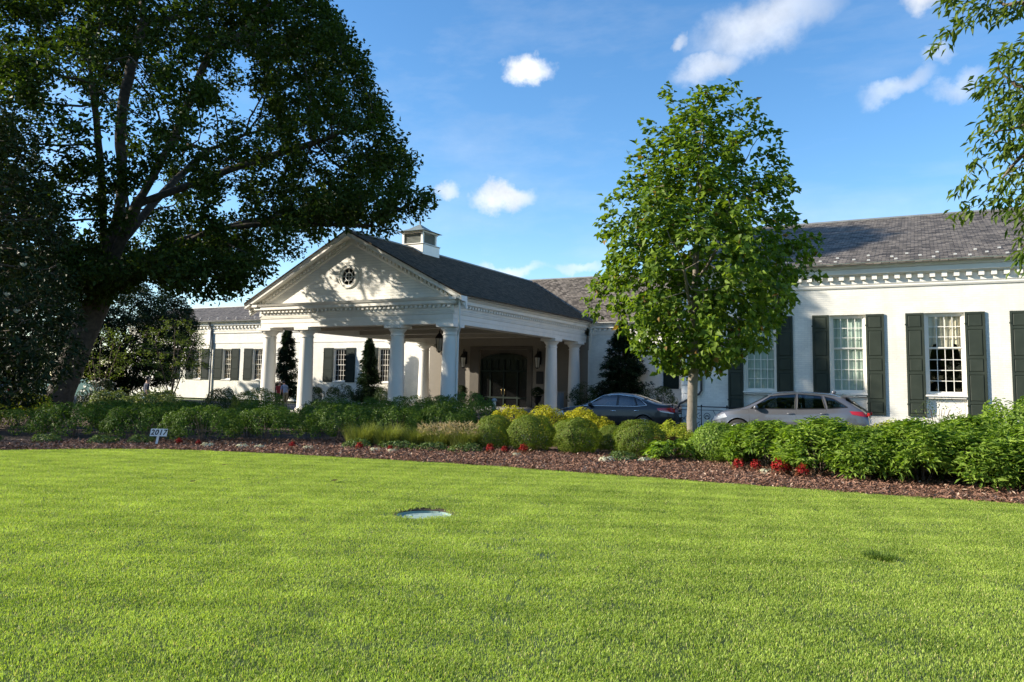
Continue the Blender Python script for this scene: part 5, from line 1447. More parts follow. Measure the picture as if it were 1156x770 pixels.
for x,y,s,l in ((-6.45,16.8,1.1,'cream plant in the mulch below the sedan wheel boxwood'),(-6.15,17.2,.9,'cream plant right of the one below the sedan wheel boxwood'),(-5.75,17.4,.9,'cream plant left of the low spreading green plant'),(-8.8,16.85,.6,'small cream plant between the red flowers of the boxwoods'),
   (-2.88,16.6,.9,'cream plant between the red flowers at the right'),(-16.1,13.85,.9,'cream plant third along from the number sign'),(-15.2,14.15,.9,'cream plant in front of the leftmost column\'s azalea'),(-14.8,14.35,.8,'cream plant left of the reddish flower'),(-13.7,14.9,.8,'cream plant right of the reddish flower'),(-12.1,15.55,.8,'cream plant in front of the low edging plants'),(-11.65,15.65,.7,'cream plant below the tan grasses')):
    cream(x,y,s,l)

# ================================================================== CARS
def smooth_curve(pts,lo,hi,n=400,sig=5):
    p=sorted(pts); x=np.linspace(lo,hi,n); y=np.interp(x,[a for a,_ in p],[b for _,b in p])
    k=np.exp(-.5*(np.arange(-3*sig,3*sig+1)/sig)**2); k/=k.sum()
    yp=np.pad(y,3*sig,mode='reflect',reflect_type='odd'); y2=np.convolve(yp,k,'valid')
    return lambda q:np.interp(q,x,y2)

class CarBody:
    def __init__(s,L,W,roof,belt,bottom,front_t,rear_t,wheels,R):
        s.L=L;s.h=L/2;s.W=W/2;s.wheels=wheels;s.R=R
        s.roof=smooth_curve(roof,-s.h,s.h); s.belt=smooth_curve(belt,-s.h,s.h,sig=7); s.bot=smooth_curve(bottom,-s.h,s.h)
        s.ft=front_t; s.rt=rear_t
    def w(s,x):
        a=np.clip((x-(s.h-.95))/.95,0,1); b=np.clip((-(s.h-.95)-x)/.95,0,1)
        return s.W*(1-s.ft*a**2.6-s.rt*b**2.6)
    def y(s,x,z):
        x=np.asarray(x,float); z=np.asarray(z,float)
        zb,zt,zr=s.bot(x),s.belt(x),s.roof(x); w=s.w(x)
        t=np.clip((z-zb)/np.maximum(zt-zb,1e-3),0,1)
        low=np.interp(t,[0,.08,.22,.50,.74,.86,1],[.90,.955,.985,1.0,.985,.975,.925])*w
        gh=np.clip((zr-zt)/.40,0,1); s_=np.clip((z-zt)/np.maximum(zr-zt,1e-3),0,1)
        n=2.2+5.8*gh
        up=w*.925*(1-.20*gh*s_)*np.sqrt(np.maximum(0,1-s_**n))
        return np.where(z<=zt,low,up)
    def zc(s,x,y):
        # upper surface height at lateral offset y
        lo=s.belt(x)*np.ones_like(y); hi=s.roof(x)*np.ones_like(y)
        for _ in range(24):
            m=(lo+hi)/2; big=s.y(x*np.ones_like(y),m)>np.abs(y)
            lo=np.where(big,m,lo); hi=np.where(big,hi,m)
        return (lo+hi)/2
    def shell(s,name,mat,parent,cuts,cuts_top,nx=150):
        xs=np.linspace(-s.h,s.h,nx); nl,nu=22,26
        ring=[]
        tl=np.linspace(0,1,nl); su=1-(1-np.linspace(0,1,nu)[1:])**1.8
        V=np.zeros((nx,nl+nu-1,3))
        for i,x in enumerate(xs):
            zb,zt,zr=float(s.bot(x)),float(s.belt(x)),float(s.roof(x))
            zz=np.concatenate([zb+(zt-zb)*tl,zt+(zr-zt)*su])
            V[i,:,0]=x; V[i,:,2]=zz; V[i,:,1]=s.y(np.full_like(zz,x),zz)
        m=V.shape[1]
        hub=[(wx,s.R) for wx in s.wheels]; RA=s.R*1.13
        drop=np.zeros((nx,m),bool)
        for wx,wz in hub:
            dx=V[:,:,0]-wx; dz=V[:,:,2]-wz; r=np.hypot(dx,dz); ins=(r<RA)&(V[:,:,2]<s.belt(xs)[:,None]-.02)
            drop|=ins
        vs=[];fs=[]
        V2=V.copy()
        full=np.zeros((nx-1,m-1),bool)
        for i in range(nx-1):
            for j in range(m-1):
                c=drop[i,j]and drop[i+1,j]and drop[i,j+1]and drop[i+1,j+1]
                full[i,j]=c
        for wx,wz in hub:
            dx=V[:,:,0]-wx; dz=V[:,:,2]-wz; r=np.maximum(np.hypot(dx,dz),1e-4); ins=drop&(np.abs(dx)<RA*1.01)
            V2[:,:,0]=np.where(ins,wx+dx/r*RA,V2[:,:,0]); V2[:,:,2]=np.where(ins,wz+dz/r*RA,V2[:,:,2])
        def inpoly(px,pz,poly):
            return in_poly(np.array([px]),np.array([pz]),poly)[0]
        for sg in (1,-1):
            b=len(vs)
            W_=V2.copy(); W_[:,:,1]*=sg
            vs+=[tuple(q) for q in W_.reshape(-1,3)]
            for i in range(nx-1):
                for j in range(m-1):
                    if full[i,j]: continue
                    cx_=(V[i,j,0]+V[i+1,j,0])/2; cz_=V[i:i+2,j:j+2,2].mean(); cy_=V[i:i+2,j:j+2,1].mean()
                    if any(inpoly(cx_,cz_,p) for p in cuts): continue
                    if any(a<cx_<c and cy_<k*s.w(cx_) and j>=nl for a,c,k in cuts_top): continue
                    f=(b+i*m+j,b+(i+1)*m+j,b+(i+1)*m+j+1,b+i*m+j+1)
                    fs.append(f if sg<0 else f[::-1])
            for i in (0,nx-1):    # nose and tail closing faces
                q=[b+i*m+j for j in range(m)]
                base=len(vs); vs.append((V[i,0,0],0,V[i,0,2]));
                fs.append(tuple(q+[base]))
        # floor pan
        base=len(vs)
        for i in range(0,nx,10):
            vs+= [(xs[i],-s.w(xs[i])*.72,float(s.bot(xs[i]))+.02),(xs[i],s.w(xs[i])*.72,float(s.bot(xs[i]))+.02)]
        k=len(range(0,nx,10))
        for i in range(k-1): fs.append((base+2*i,base+2*i+2,base+2*i+3,base+2*i+1))
        mb=MB(); mb.add(vs,fs,True)
        return mb.build(name,mat,parent)
    def patch(s,quad,off,side,nx=14,nz=8):
        # quad: lower rear, lower front, upper front, upper rear in (x,z), laid on the flank
        a,b,c,d=[np.array(q,float) for q in quad]
        V=[];F=[]
        for i in range(nx+1):
            u=i/nx
            for j in range(nz+1):
                v=j/nz; q=(a*(1-u)+b*u)*(1-v)+(d*(1-u)+c*u)*v
                V.append((q[0],side*(float(s.y(q[0],q[1]))+off),q[1]))
        for i in range(nx):
            for j in range(nz):
                f=(i*(nz+1)+j,(i+1)*(nz+1)+j,(i+1)*(nz+1)+j+1,i*(nz+1)+j+1); F.append(f)
        return V,F
    def top(s,x0,x1,k0,k1,off,nx=12,ny=16):
        V=[];F=[]
        for i in range(nx+1):
            x=x0+(x1-x0)*i/nx; kk=(k0+(k1-k0)*i/nx)*float(s.w(x))
            ys=np.linspace(-kk,kk,ny+1); zs=s.zc(x,ys)
            for y_,z_ in zip(ys,zs): V.append((x,y_,z_+off))
        for i in range(nx):
            for j in range(ny): F.append((i*(ny+1)+j,(i+1)*(ny+1)+j,(i+1)*(ny+1)+j+1,i*(ny+1)+j+1))
        return V,F
    def line(s,mb,pts,r,side,off=0.0,n=5):
        P=[]
        for (x0,z0),(x1,z1) in zip(pts,pts[1:]):
            m=max(2,int(math.hypot(x1-x0,z1-z0)/.05))
            for k in range(m): 
                t=k/m; P.append((x0+(x1-x0)*t,z0+(z1-z0)*t))
        P.append(pts[-1])
        mb.tube([(x,side*(float(s.y(x,z))+off),z) for x,z in P],r,n)

def wheel(root,x,y,R,side,wd=.22,spokes=10):
    # axis along local y
    mb=MB()
    prof=[(R*.66,-wd*.5),(R*.93,-wd*.5),(R*.985,-wd*.38),(R,-wd*.2),(R,wd*.2),(R*.985,wd*.38),(R*.93,wd*.5),(R*.66,wd*.5)]
    def lat(mb,prof,n=36,smooth=True):
        V=[];F=[];m=len(prof)
        for i in range(n):
            a=2*PI*i/n
            for r,yy in prof: V.append((x+r*math.cos(a),y+yy,R+r*math.sin(a)))
        for i in range(n):
            j=(i+1)%n
            for k in range(m-1): F.append((i*m+k,j*m+k,j*m+k+1,i*m+k+1))
        mb.add(V,F,smooth)
    lat(mb,prof); w=mb.build('wheel',M['rubber'],root)
    rm=MB(); o=side*wd*.5
    lat(rm,[(R*.665,o*1.0),(R*.69,o*1.04),(R*.665,o*1.06),(R*.62,o*.8),(R*.60,o*.3)])
    for k in range(spokes):
        a=2*PI*k/spokes; da=.11
        pts=[]
        for rr,d_,yy in ((R*.13,.30,o*1.02),(R*.63,.075,o*.90)):
            for sg in (-1,1): pts.append((x+rr*math.cos(a+sg*d_),y+yy,R+rr*math.sin(a+sg*d_)))
        back=[(p[0],p[1]-side*.03,p[2]) for p in pts]
        rm.add(pts+back,[(0,1,3,2),(4,6,7,5),(0,2,6,4),(1,5,7,3)])
    lat(rm,[(.001,o*1.06),(R*.17,o*1.05),(R*.18,o*.9)],18)
    rm.build('rim',M['alloy'],w)
    bk=MB(); lat(bk,[(.001,o*.25),(R*.62,o*.25)],24,False); bk.build('brake_disc',M['cardark'],w)

def mkpart(root,name,mat,vf,off_under=None,smooth=True,thick=0):
    mb=MB()
    for V,F in vf: mb.add(V,F,smooth)
    r=mb.build(name,mat,root)
    return r

def seats(root,xs,zs,w=.5):
    mb=MB()
    for x in xs:
        for y in (-.38,.38):
            mb.bbox(x-.05,x+.45,y-w/2,y+w/2,zs-.18,zs,.04)
            lo=[(x-.16,y-w/2,zs),(x,y-w/2,zs),(x,y+w/2,zs),(x-.16,y+w/2,zs)]; hi=[(x-.30,y-w/2+.05,zs+.58),(x-.18,y-w/2+.05,zs+.58),(x-.18,y+w/2-.05,zs+.58),(x-.30,y+w/2-.05,zs+.58)]
            mb.hexa(lo,hi); mb.bbox(x-.34,x-.22,y-.13,y+.13,zs+.60,zs+.78,.03)
    mb.build('seats',M['seat'],root)
    MB().bbox(-1.5,1.25,-.72,.72,.30,zs-.17,.05).build('cabin_floor',M['cardark'],root)
    MB().bbox(.72,1.12,-.70,.70,zs+.05,zs+.38,.06).build('dashboard',M['cardark'],root)
    st=MB(); st.tube([(.62+.05*math.sin(a),.38+.18*math.cos(a),zs+.30+.16*math.sin(a)) for a in np.linspace(0,2*PI,18)[:-1]],.014,5,closed=True); st.build('steering_wheel',M['black'],root)

def car_common(root,B,paint,glasses,ws,rw,seams,handles,wh,mirror,trim):
    cuts=[[(q[0],q[1]) for q in g] for g in glasses]
    B.shell('body',paint,root,cuts,[(ws[0],ws[1],ws[2]),(rw[0],rw[1],rw[2])])
    for sd in (1,-1):
        for g in glasses: mkpart(root,'window',M['carglass'],[B.patch(g,.001,sd)])
        mb=MB()
        for sm_ in seams: B.line(mb,sm_,.0055,sd,-.003,4)
        mb.build('door_seam',M['black'],root)
        mb=MB()
        for g in glasses: B.line(mb,list(g)+[g[0]],.013,sd,.002,5)
        mb.build('window_seal',M['black'],root)
        if trim:
            mb=MB(); B.line(mb,trim,.012,sd,.014,6); mb.build('chrome_trim',M['chrome'],root)
        for hx,hz in handles:
            y_=float(B.y(hx,hz)); mb=MB(); mb.tube([(hx-.12,sd*(y_-.005),hz),(hx-.09,sd*(y_+.028),hz+.004),(hx+.07,sd*(y_+.028),hz+.004),(hx+.10,sd*(y_-.005),hz)],[.012,.015,.015,.012],6); mb.build('door_handle',M['chrome'] if trim else paint,root)
        mx,mz=mirror; y_=float(B.y(mx,mz))
        mb=MB(); mb.ball((mx,sd*(y_+.12),mz+.05),.075,.125,.085,14,10); mb.tube([(mx+.03,sd*(y_-.01),mz-.01),(mx+.02,sd*(y_+.08),mz+.02)],.028,6); mb.build('mirror',paint,root)
        for wx in B.wheels:
            wheel(root,wx,sd*(B.W-.125),B.R,sd)
            lin=MB(); n=16;V=[];F=[]
            for k in range(n+1):
                a=-.35+(PI+.7)*k/n
                for yy in (B.W-.03,B.W-.42): V.append((wx+B.R*1.125*math.cos(a),sd*yy,B.R+B.R*1.125*math.sin(a)))
            for k in range(n): F.append((2*k,2*k+1,2*k+3,2*k+2))
            c0=len(V); V+=[(wx+B.R*1.13*math.cos(a),sd*(B.W-.42),B.R+B.R*1.13*math.sin(a)) for a in np.linspace(0,2*PI,24)[:-1]]; F.append(tuple(range(c0,c0+23)))
            lin.add(V,F); lin.build('wheel_arch',M['black'],root,fixn=False)
    mkpart(root,'windscreen',M['carglass'],[B.top(*ws[:2],ws[2],ws[3],.002)])
    mkpart(root,'rear_window',M['carglass'],[B.top(*rw[:2],rw[2],rw[3],.002)])

def place(root,x,y,rz):
    root.location=(x,y,0); root.rotation_euler=(0,0,rz)

# --- black sedan: nose towards -X, tail towards the maple
sd=thing('parked_sedan',(0,0,0),'black four-door saloon with chrome window trim and red tail lamp, parked behind the boxwoods','car')
B=CarBody(4.88,1.86,[(-2.44,.90),(-2.40,1.0),(-2.2,1.085),(-1.78,1.12),(-1.6,1.17),(-.75,1.42),(-.2,1.472),(.15,1.46),(.45,1.39),(1.18,1.0),(1.35,.965),(2.0,.86),(2.33,.72),(2.44,.55)],
  [(-2.44,.82),(-2.38,.95),(-2.1,1.01),(-1.6,1.01),(-.8,.985),(0,.96),(1.0,.93),(1.2,.925),(2.0,.80),(2.33,.64),(2.44,.5)],
  [(-2.44,.38),(-2.2,.26),(-1.8,.21),(1.9,.20),(2.3,.22),(2.44,.28)],.20,.13,(-1.30,1.57),.335)
gl=[[(-.24,.995),(.97,.975),(.36,1.345),(-.24,1.385)],[(-1.02,1.005),(-.30,.995),(-.30,1.385),(-.86,1.325)],[(-1.38,1.045),(-1.07,1.01),(-.91,1.31),(-1.12,1.22)]]
car_common(sd,B,M['sedanpaint'],gl,(.46,1.14,.70,.80),(-1.62,-.80,.74,.66),
  [[(-.27,.25),(-.27,.99)],[(1.02,.30),(1.05,.93)],[(-1.05,1.0),(-1.0,.75),(-.93,.62)],[(-.92,.27),(1.0,.27)]],[(-.12,.80),(-1.0,.83)],None,(.78,.965),
  [(1.08,.955),(.98,.967),(.37,1.36),(-.27,1.402),(-.86,1.342),(-1.14,1.235),(-1.42,1.045),(-1.38,1.03),(-1.02,.99),(.98,.96)])
for s_ in (1,-1):
    mb=MB(); mb.add(*B.patch([(-2.405,.80),(-1.86,.86),(-1.80,.955),(-2.40,.985)],.007,s_),True)
    y0,y1=(.40,.80) if s_>0 else (-.80,-.40); mb.bbox(-2.452,-2.36,y0,y1,.80,.955,.012)
    mb.build('tail_light',M['taillight'],sd)
    mb=MB(); mb.add(*B.patch([(-2.40,.755),(-1.97,.825),(-1.88,.858),(-2.405,.798)],.008,s_),True)
    mb.build('reversing_light',M['clearlens'],sd)
mb=MB(); mb.bbox(-2.465,-2.40,-.26,.26,.62,.74,.008); mb.build('number_plate',M['plate'],sd)
mb=MB(); mb.bbox(-2.458,-2.40,-.34,.34,.775,.80,.006); mb.tube([(-2.452,-.72,.42),(-2.462,0,.42),(-2.452,.72,.42)],.016,6); mb.build('chrome_trim',M['chrome'],sd)
for s_ in (1,-1): MB().add(*B.patch([(1.86,.60),(2.34,.52),(2.30,.66),(1.93,.745)],.006,s_),True).build('headlight',M['clearlens'],sd)
mb=MB(); mb.bbox(-2.47,-2.38,-.62,.62,.30,.40,.03); mb.build('bumper_insert',M['black'],sd)
seats(sd,[.05,-.95],.52)
place(sd,-10.38,28.25,PI)

# --- mauve grey SUV
sv=thing('parked_suv',(0,0,0),'mauve grey hatchback SUV with roof rails and rear spoiler, parked under the shuttered windows','car')
B2=CarBody(4.77,1.88,[(-2.385,.95),(-2.33,1.06),(-2.22,1.16),(-1.72,1.55),(-1.2,1.64),(-.3,1.685),(.25,1.655),(.55,1.58),(1.30,1.14),(1.45,1.11),(2.0,1.01),(2.25,.88),(2.385,.62)],
  [(-2.385,.85),(-2.32,1.0),(-2.1,1.12),(-1.6,1.145),(-.9,1.115),(0,1.075),(1.0,1.045),(1.3,1.045),(2.0,.93),(2.25,.79),(2.385,.55)],
  [(-2.385,.48),(-2.2,.34),(-1.8,.26),(1.9,.25),(2.25,.28),(2.385,.36)],.22,.12,(-1.31,1.43),.37)
gl=[[(-.30,1.115),(1.06,1.09),(.44,1.50),(-.30,1.575)],[(-1.18,1.15),(-.37,1.118),(-.37,1.577),(-1.06,1.535)],[(-1.80,1.215),(-1.25,1.155),(-1.14,1.525),(-1.42,1.455)]]
car_common(sv,B2,M['suvpaint'],gl,(.56,1.26,.68,.80),(-2.16,-1.76,.76,.68),
  [[(-.33,.30),(-.33,1.11)],[(1.05,.38),(1.10,1.05)],[(-1.22,1.14),(-1.15,.92),(-1.02,.72)],[(-.98,.33),(1.02,.33)],[(1.10,1.05),(1.35,1.06),(2.0,.935)]],[(-.16,.97),(-1.13,.995)],None,(.86,1.085),None)
for s_ in (1,-1):
    mb=MB(); mb.add(*B2.patch([(-2.35,.93),(-1.93,1.00),(-1.86,1.10),(-2.30,1.09)],.007,s_),True); mb.bbox(-2.41,-2.34,min(.42*s_,.80*s_),max(.42*s_,.80*s_),.96,1.06,.01)
    mb.build('tail_light',M['taillight'],sv)
    MB().add(*B2.patch([(1.78,.80),(2.30,.66),(2.24,.80),(1.86,.915)],.007,s_),True).build('headlight',M['clearlens'],sv)
sp=MB(); V=[];F=[]
for k in range(9):
    y_=-.62+1.24*k/8; z_=1.575-.03*(abs(y_)/.62)**2
    V+=[(-1.62,y_,z_+.045),(-2.02,y_,z_-.005),(-2.0,y_,z_-.04),(-1.70,y_,z_-.03)]
for k in range(8):
    for q in range(4): F.append((4*k+q,4*k+(q+1)%4,4*k+4+(q+1)%4,4*k+4+q))
F+=[(0,1,2,3),(35,34,33,32)]
sp.add(V,F); sp.build('spoiler',M['suvpaint'],sv)
for s_ in (1,-1):
    P=[]; mb=MB()
    for x_ in np.linspace(-1.5,.35,14): P.append((x_,s_*.60,float(B2.zc(x_,np.array([.60]))[0])+.035))
    P[0]=(P[0][0]-.08,P[0][1],P[0][2]-.05); P[-1]=(P[-1][0]+.1,P[-1][1],P[-1][2]-.055); mb.tube(P,.018,6)
    mb.build('roof_rail',M['chrome'],sv)
mb=MB(); mb.bbox(-2.405,-2.36,-.26,.26,.72,.84,.008); mb.build('number_plate',M['plate'],sv)
mb=MB(); mb.bbox(2.30,2.40,-.45,.45,.50,.72,.03); mb.bbox(-2.41,-2.33,-.7,.7,.40,.52,.03); mb.build('bumper_insert',M['black'],sv)
mb=MB(); mb.ball((-1.35,0,1.66),.07,.03,.05,10,6); mb.build('antenna_fin',M['suvpaint'],sv)
seats(sv,[.0,-1.0],.66)
place(sv,-3.84,26.30,PI)

# --- a third car, mostly hidden far left behind the magnolia
tc=copy_tree(sd); tc['label']='pale blue car glimpsed far left under the magnolia branches'
tc.name='parked_car'
for ch in tc.children:
    if ch.data.materials[0]==M['sedanpaint']:
        ch.data=ch.data.copy(); ch.data.materials[0]=M['bluecar']
tc.location=(-47.4,24.2,0); tc.rotation_euler=(0,0,PI+.5)

# ================================================================== PEOPLE
def person(loc,rz,label,bend,shirt,legs_mat,hair,shorts=False,arm=(.0,.0),scale=1.0,hold=None):
    t=thing('person',loc,label,'person',None,rz)
    t.scale=(scale,)*3
    # local: facing +x. bend = forward lean of the trunk in radians
    hip=Vector((0,0,.93)); c,s=math.cos(bend),math.sin(bend)
    def tr(h,x=0,y=0): return hip+Vector((s*h+c*x,y,c*h-s*x))
    v=[];e=[];r=[]
    def ad(p,rad,par=None):
        v.append(Vector(p)); r.append(rad if isinstance(rad,tuple) else (rad,rad))
        if par is not None: e.append((par,len(v)-1))
        return len(v)-1
    pel=ad(hip,(.15,.115)); wa=ad(tr(.17),(.145,.105),pel); ch=ad(tr(.36),(.165,.115),wa); up=ad(tr(.48),(.13,.09),ch); nk=ad(tr(.56),.052,up); 
    hd=ad(tr(.645,.02),(.072,.080),nk); tp=ad(tr(.745,.025),(.080,.088),hd); ad(tr(.80,.01),(.05,.055),tp)
    feet=[]
    for sg in (1,-1):
        h=ad((0,sg*.095,.88),.092,pel); k=ad((.03,sg*.10,.49),.058,h); cf=ad((.0,sg*.10,.34),.056,k); a=ad((-.02,sg*.10,.085),.036,cf); ad((.10,sg*.115,.035),.035,a); 
        sh=ad(tr(.465,0,sg*.185),.056,up)
        el=ad(tr(.20,arm[0]*.5,sg*.235),.042,sh); wr=ad(tr(.20,arm[0]*.5,sg*.235)+Vector((arm[1]*.24,-.01*sg,-.24)),.028,el)
        hp_=v[wr]+Vector((arm[1]*.05,0,-.07)); ad(hp_,.027,wr); feet.append((hp_,sg))
    me=bpy.data.meshes.new('body'); me.from_pydata([tuple(p) for p in v],e,[])
    ob=bpy.data.objects.new('body',me); COL.objects.link(ob)
    sk=ob.modifiers.new('skin','SKIN'); sk.use_smooth_shade=True
    ob.modifiers.new('sub','SUBSURF').levels=2
    for i,q in enumerate(me.skin_vertices[0].data): q.radius=r[i]; q.use_root=(i==0)
    dg=bpy.context.evaluated_depsgraph_get(); m2=bpy.data.meshes.new_from_object(ob.evaluated_get(dg))
    bpy.data.objects.remove(ob)
    import bmesh
    bm=bmesh.new(); bm.from_mesh(m2)
    for f in bm.faces: f.smooth=True
    # fingers, nose and ears joined to the same surface mesh
    def addmb(mb):
        vs=[bm.verts.new(p) for p in mb.v]
        for f in mb.f:
            try: q=bm.faces.new([vs[i] for i in f]); q.smooth=True
            except ValueError: pass
    mb=MB()
    for hp_,sg in feet:
        for k in range(4):
            a=hp_+Vector((-.024+.016*k,0,-.02)); L_=(.062,.075,.078,.066)[k]
            mb.tube([a,a+Vector((.004,-.004*sg,-L_*.55)),a+Vector((.014,-.012*sg,-L_))],[.0085,.008,.006],5)
        a=hp_+Vector((.024,0,.0)); mb.tube([a,a+Vector((.022,0,-.025)),a+Vector((.026,-.004*sg,-.055))],[.01,.009,.007],5)
    hc=tr(.70,.02)
    mb.ball(tr(.685,.118),.016,.014,.022,8,6)
    for sg in (1,-1): mb.ball(tr(.69,.01,sg*.083),.018,.010,.03,8,6); mb.ball(tr(.715,.098,sg*.032),.010,.012,.008,8,6)
    mb.tube([tr(.645,.098,-.025),tr(.643,.106,0),tr(.645,.098,.025)],.006,4)
    addmb(mb)
    bm.to_mesh(m2); bm.free()
    m2.materials.clear(); m2.name='body'
    for q in (M['skin'],shirt,legs_mat,M['black']): m2.materials.append(q)
    for p in m2.polygons:
        ce=p.center; rel=ce-hip; h=rel.x*s+rel.z*c; lat=abs(ce.y)
        mi=0
        if ce.z<.075 : mi=3
        elif ce.z<.93 and h<.06 and lat<.20: mi=2 if (not shorts or ce.z>.50) else 0
        elif h<.53 and h>=-.02 and (lat<.21): mi=1
        elif lat>=.17 and h>.24 and h<.53: mi=1
        p.material_index=mi
    b=link_mesh('body',m2,None,t)
    hm=MB(); hc=tr(.735,-.012); hm.ball((0,0,0),.100,.092,.098,16,10)
    hm.v=[(p[0],p[1],p[2]) for p in hm.v if True]
    rot=Matrix.Rotation(bend,3,'Y')
    V=[]
    for p in hm.v:
        q=Vector(p); 
        if q.x>.03 and q.z<.045: q=Vector((q.x*.62,q.y*.9,q.z))
        V.append(tuple(hc+rot@q))
    me3=bpy.data.meshes.new('hair'); me3.from_pydata(V,[],hm.f); me3.polygons.foreach_set('use_smooth',[True]*len(hm.f)); link_mesh('hair',me3,hair,t)
    return t
person((-35.15,36.0,0),2.75,'person in a blue shirt and khaki trousers bending forward beside the leftmost porch column',.55,M['blueshirt'],M['khaki'],M['hair'],arm=(.25,.35))
person((-36.05,36.3,0),-.4,'dark-haired person in a red top standing behind the one in the blue shirt',.18,M['redcloth'],M['navycloth'],M['hair'],arm=(.2,.5),scale=.93)
person((-29.9,22.25,0),1.2,'person in a navy top and white shorts walking under the small trees',.06,M['navycloth'],M['whitecloth'],M['hair'],True,arm=(-.1,.25))

# ================================================================== SMALL THINGS
# number sign leaning in the mulch
t=thing('number_sign',(-17.42,13.36,0),'small white stake sign reading 2017 at the edge of the mulch','sign',rz=.49)
yaw=.49
def rot(px,py,pz,lean=.16):
    # local: x along board, z up, lean sideways
    return (px+pz*lean,py,pz)
mb=MB()
def lbox(mb,x0,x1,y0,y1,z0,z1):
    P=[rot(x,y,z) for z in (z0,z1) for x,y in ((x0,y0),(x1,y0),(x1,y1),(x0,y1))]
    mb.hexa(P[:4],P[4:])
lbox(mb,-.215,.215,-.008,.008,.215,.405)
m_=mb
def raw(mb,name,mat,parent):
    me=bpy.data.meshes.new(name); me.from_pydata(mb.v,[],mb.f); me.update(); return link_mesh(name,me,mat,parent)
raw(m_,'sign_board',M['signwhite'],t)
mb=MB(); lbox(mb,-.035,.02,.009,.03,-.15,.38); raw(mb,'stake',M['signwhite'],t)
cu=bpy.data.curves.new('digits','FONT'); cu.body='2017'; cu.size=.185; cu.align_x='CENTER'; cu.align_y='CENTER'; cu.extrude=.002; cu.shear=.12; cu.offset=.004; cu.space_character=1.12
to=bpy.data.objects.new('sign_digits',cu); COL.objects.link(to)
dg=bpy.context.evaluated_depsgraph_get(); me=bpy.data.meshes.new_from_object(to.evaluated_get(dg)); bpy.data.objects.remove(to)
for v_ in me.vertices:
    x_,y_,z_=v_.co; v_.co=rot(x_,-.0105-z_,y_+.31)
me.materials.clear(); link_mesh('sign_digits',me,M['signink'],t)

# wrought iron railing by the wing corner
t=thing('iron_railing',(-7.3,27.55,0),'black wrought iron railing with scrolls in front of the wing corner','railing')
mb=MB(); yR=27.55; xa,xb=-8.75,-4.4
mb.tube([(xa,yR,1.05),(xb,yR,1.05)],.020,6); mb.tube([(xa,yR,.93),(xb,yR,.93)],.010,5); mb.tube([(xa,yR,.15),(xb,yR,.15)],.012,5)
mb.build('rail',M['iron'],t)
posts=[-8.75,-8.05,-7.35,-7.0,-6.1,-5.25,-4.4]
for x_ in posts:
    p=MB(); p.tube([(x_,yR,0),(x_,yR,1.05)],.016,6); p.ball((x_,yR,1.09),.03,.03,.03,8,6); p.build('post',M['iron'],t)
def scroll(cx_,cz_,r0,sgn,flip):
    return [(cx_+sgn*(r0*(1-k/26))*math.cos(k*.36+flip),yR,cz_+(r0*(1-k/26))*math.sin(k*.36+flip)) for k in range(24)]
for a,b in zip(posts,posts[1:]):
    p=MB(); w=b-a; c_=(a+b)/2
    if w<.6 or abs(a+7.0)<.01:
        for zz in (.38,.70):
            for sg in (1,-1): p.tube(scroll(c_+sg*.12 if w<.6 else a+.2+.0*sg,zz+(.0 if w<.6 else 0),.13,sg,PI/2),.011,5)
        if w>=.6:
            p.tube([(a+.42,yR,.16),(b-.02,yR,.92)],.010,5); p.tube([(a+.42,yR,.92),(b-.02,yR,.16)],.010,5)
    else:
        p.tube([(a,yR,.16),(b,yR,.92)],.010,5); p.tube([(a,yR,.92),(b,yR,.16)],.010,5); p.tube(scroll(c_,.54,.12,1,0),.009,5)
    p.build('scroll_panel',M['iron'],t)

# lamp post on the far side of the hedge
t=thing('bollard_light',(-12.91,23.0,0),'short grey metal bollard light behind the yellow shrubs','light')
mb=MB(); mb.lathe([(.07,0),(.07,.9),(.055,.92),(.055,1.0)],-12.91,23,16); mb.build('post',M['leadgrey'],t)
mb=MB(); mb.lathe([(.058,1.0),(.058,1.12)],-12.91,23,16); mb.build('lamp_glass',M['frost'],t)
mb=MB(); mb.lathe([(.09,1.121),(.095,1.14),(.085,1.19),(.05,1.225),(.0,1.235)],-12.91,23,16); mb.build('cap',M['leadgrey'],t)

# attendant's desk and urn in the porch
t=thing('podium',(-20.5,44.4,.15),'grey-blue panelled attendant desk between the two rear columns','podium')
mb=MB(); mb.bbox(-20.95,-20.05,44.1,44.7,.15,1.25,.02); mb.bbox(-20.88,-20.12,44.075,44.099,.30,1.12,.008); mb.build('cabinet',M['podium'],t)
mb=MB(); mb.bbox(-21.02,-19.98,44.03,44.77,1.252,1.31,.012); mb.build('desk_top',M['leadgrey'],t)
def urn(x,y,label,z0=.15,sc=1.0,src=[None]):
    if src[0] is None:
        t=thing('planter_urn',(x,y,z0),label,'planter','black urns beside the entrance')
        mb=MB(); mb.bbox(x-.22,x+.22,y-.22,y+.22,z0,z0+.1,.01); mb.lathe([(.10,z0+.1),(.09,z0+.25),(.14,z0+.34),(.26,z0+.5),(.30,z0+.72),(.34,z0+.80),(.34,z0+.83),(.27,z0+.83),(.25,z0+.74)],x,y,24); mb.build('urn',M['iron'],t)
        pos,out=lumpy(900,.36,.36,.6,30,.16); leaf_mesh('plant',pos+np.array([x,y,z0+.72]),unit(out+rdir(len(out))*.5),unit(out+rdir(len(out))*.6),.09,.05,M['lf_dark'],t); src[0]=t
    else: again(src[0],(x,y,z0),1.0,label)
urn(-28.6,46.2,'black urn with a dark plant left of the porch doors'); urn(-22.7,46.2,'black urn with a dark plant right of the porch doors')

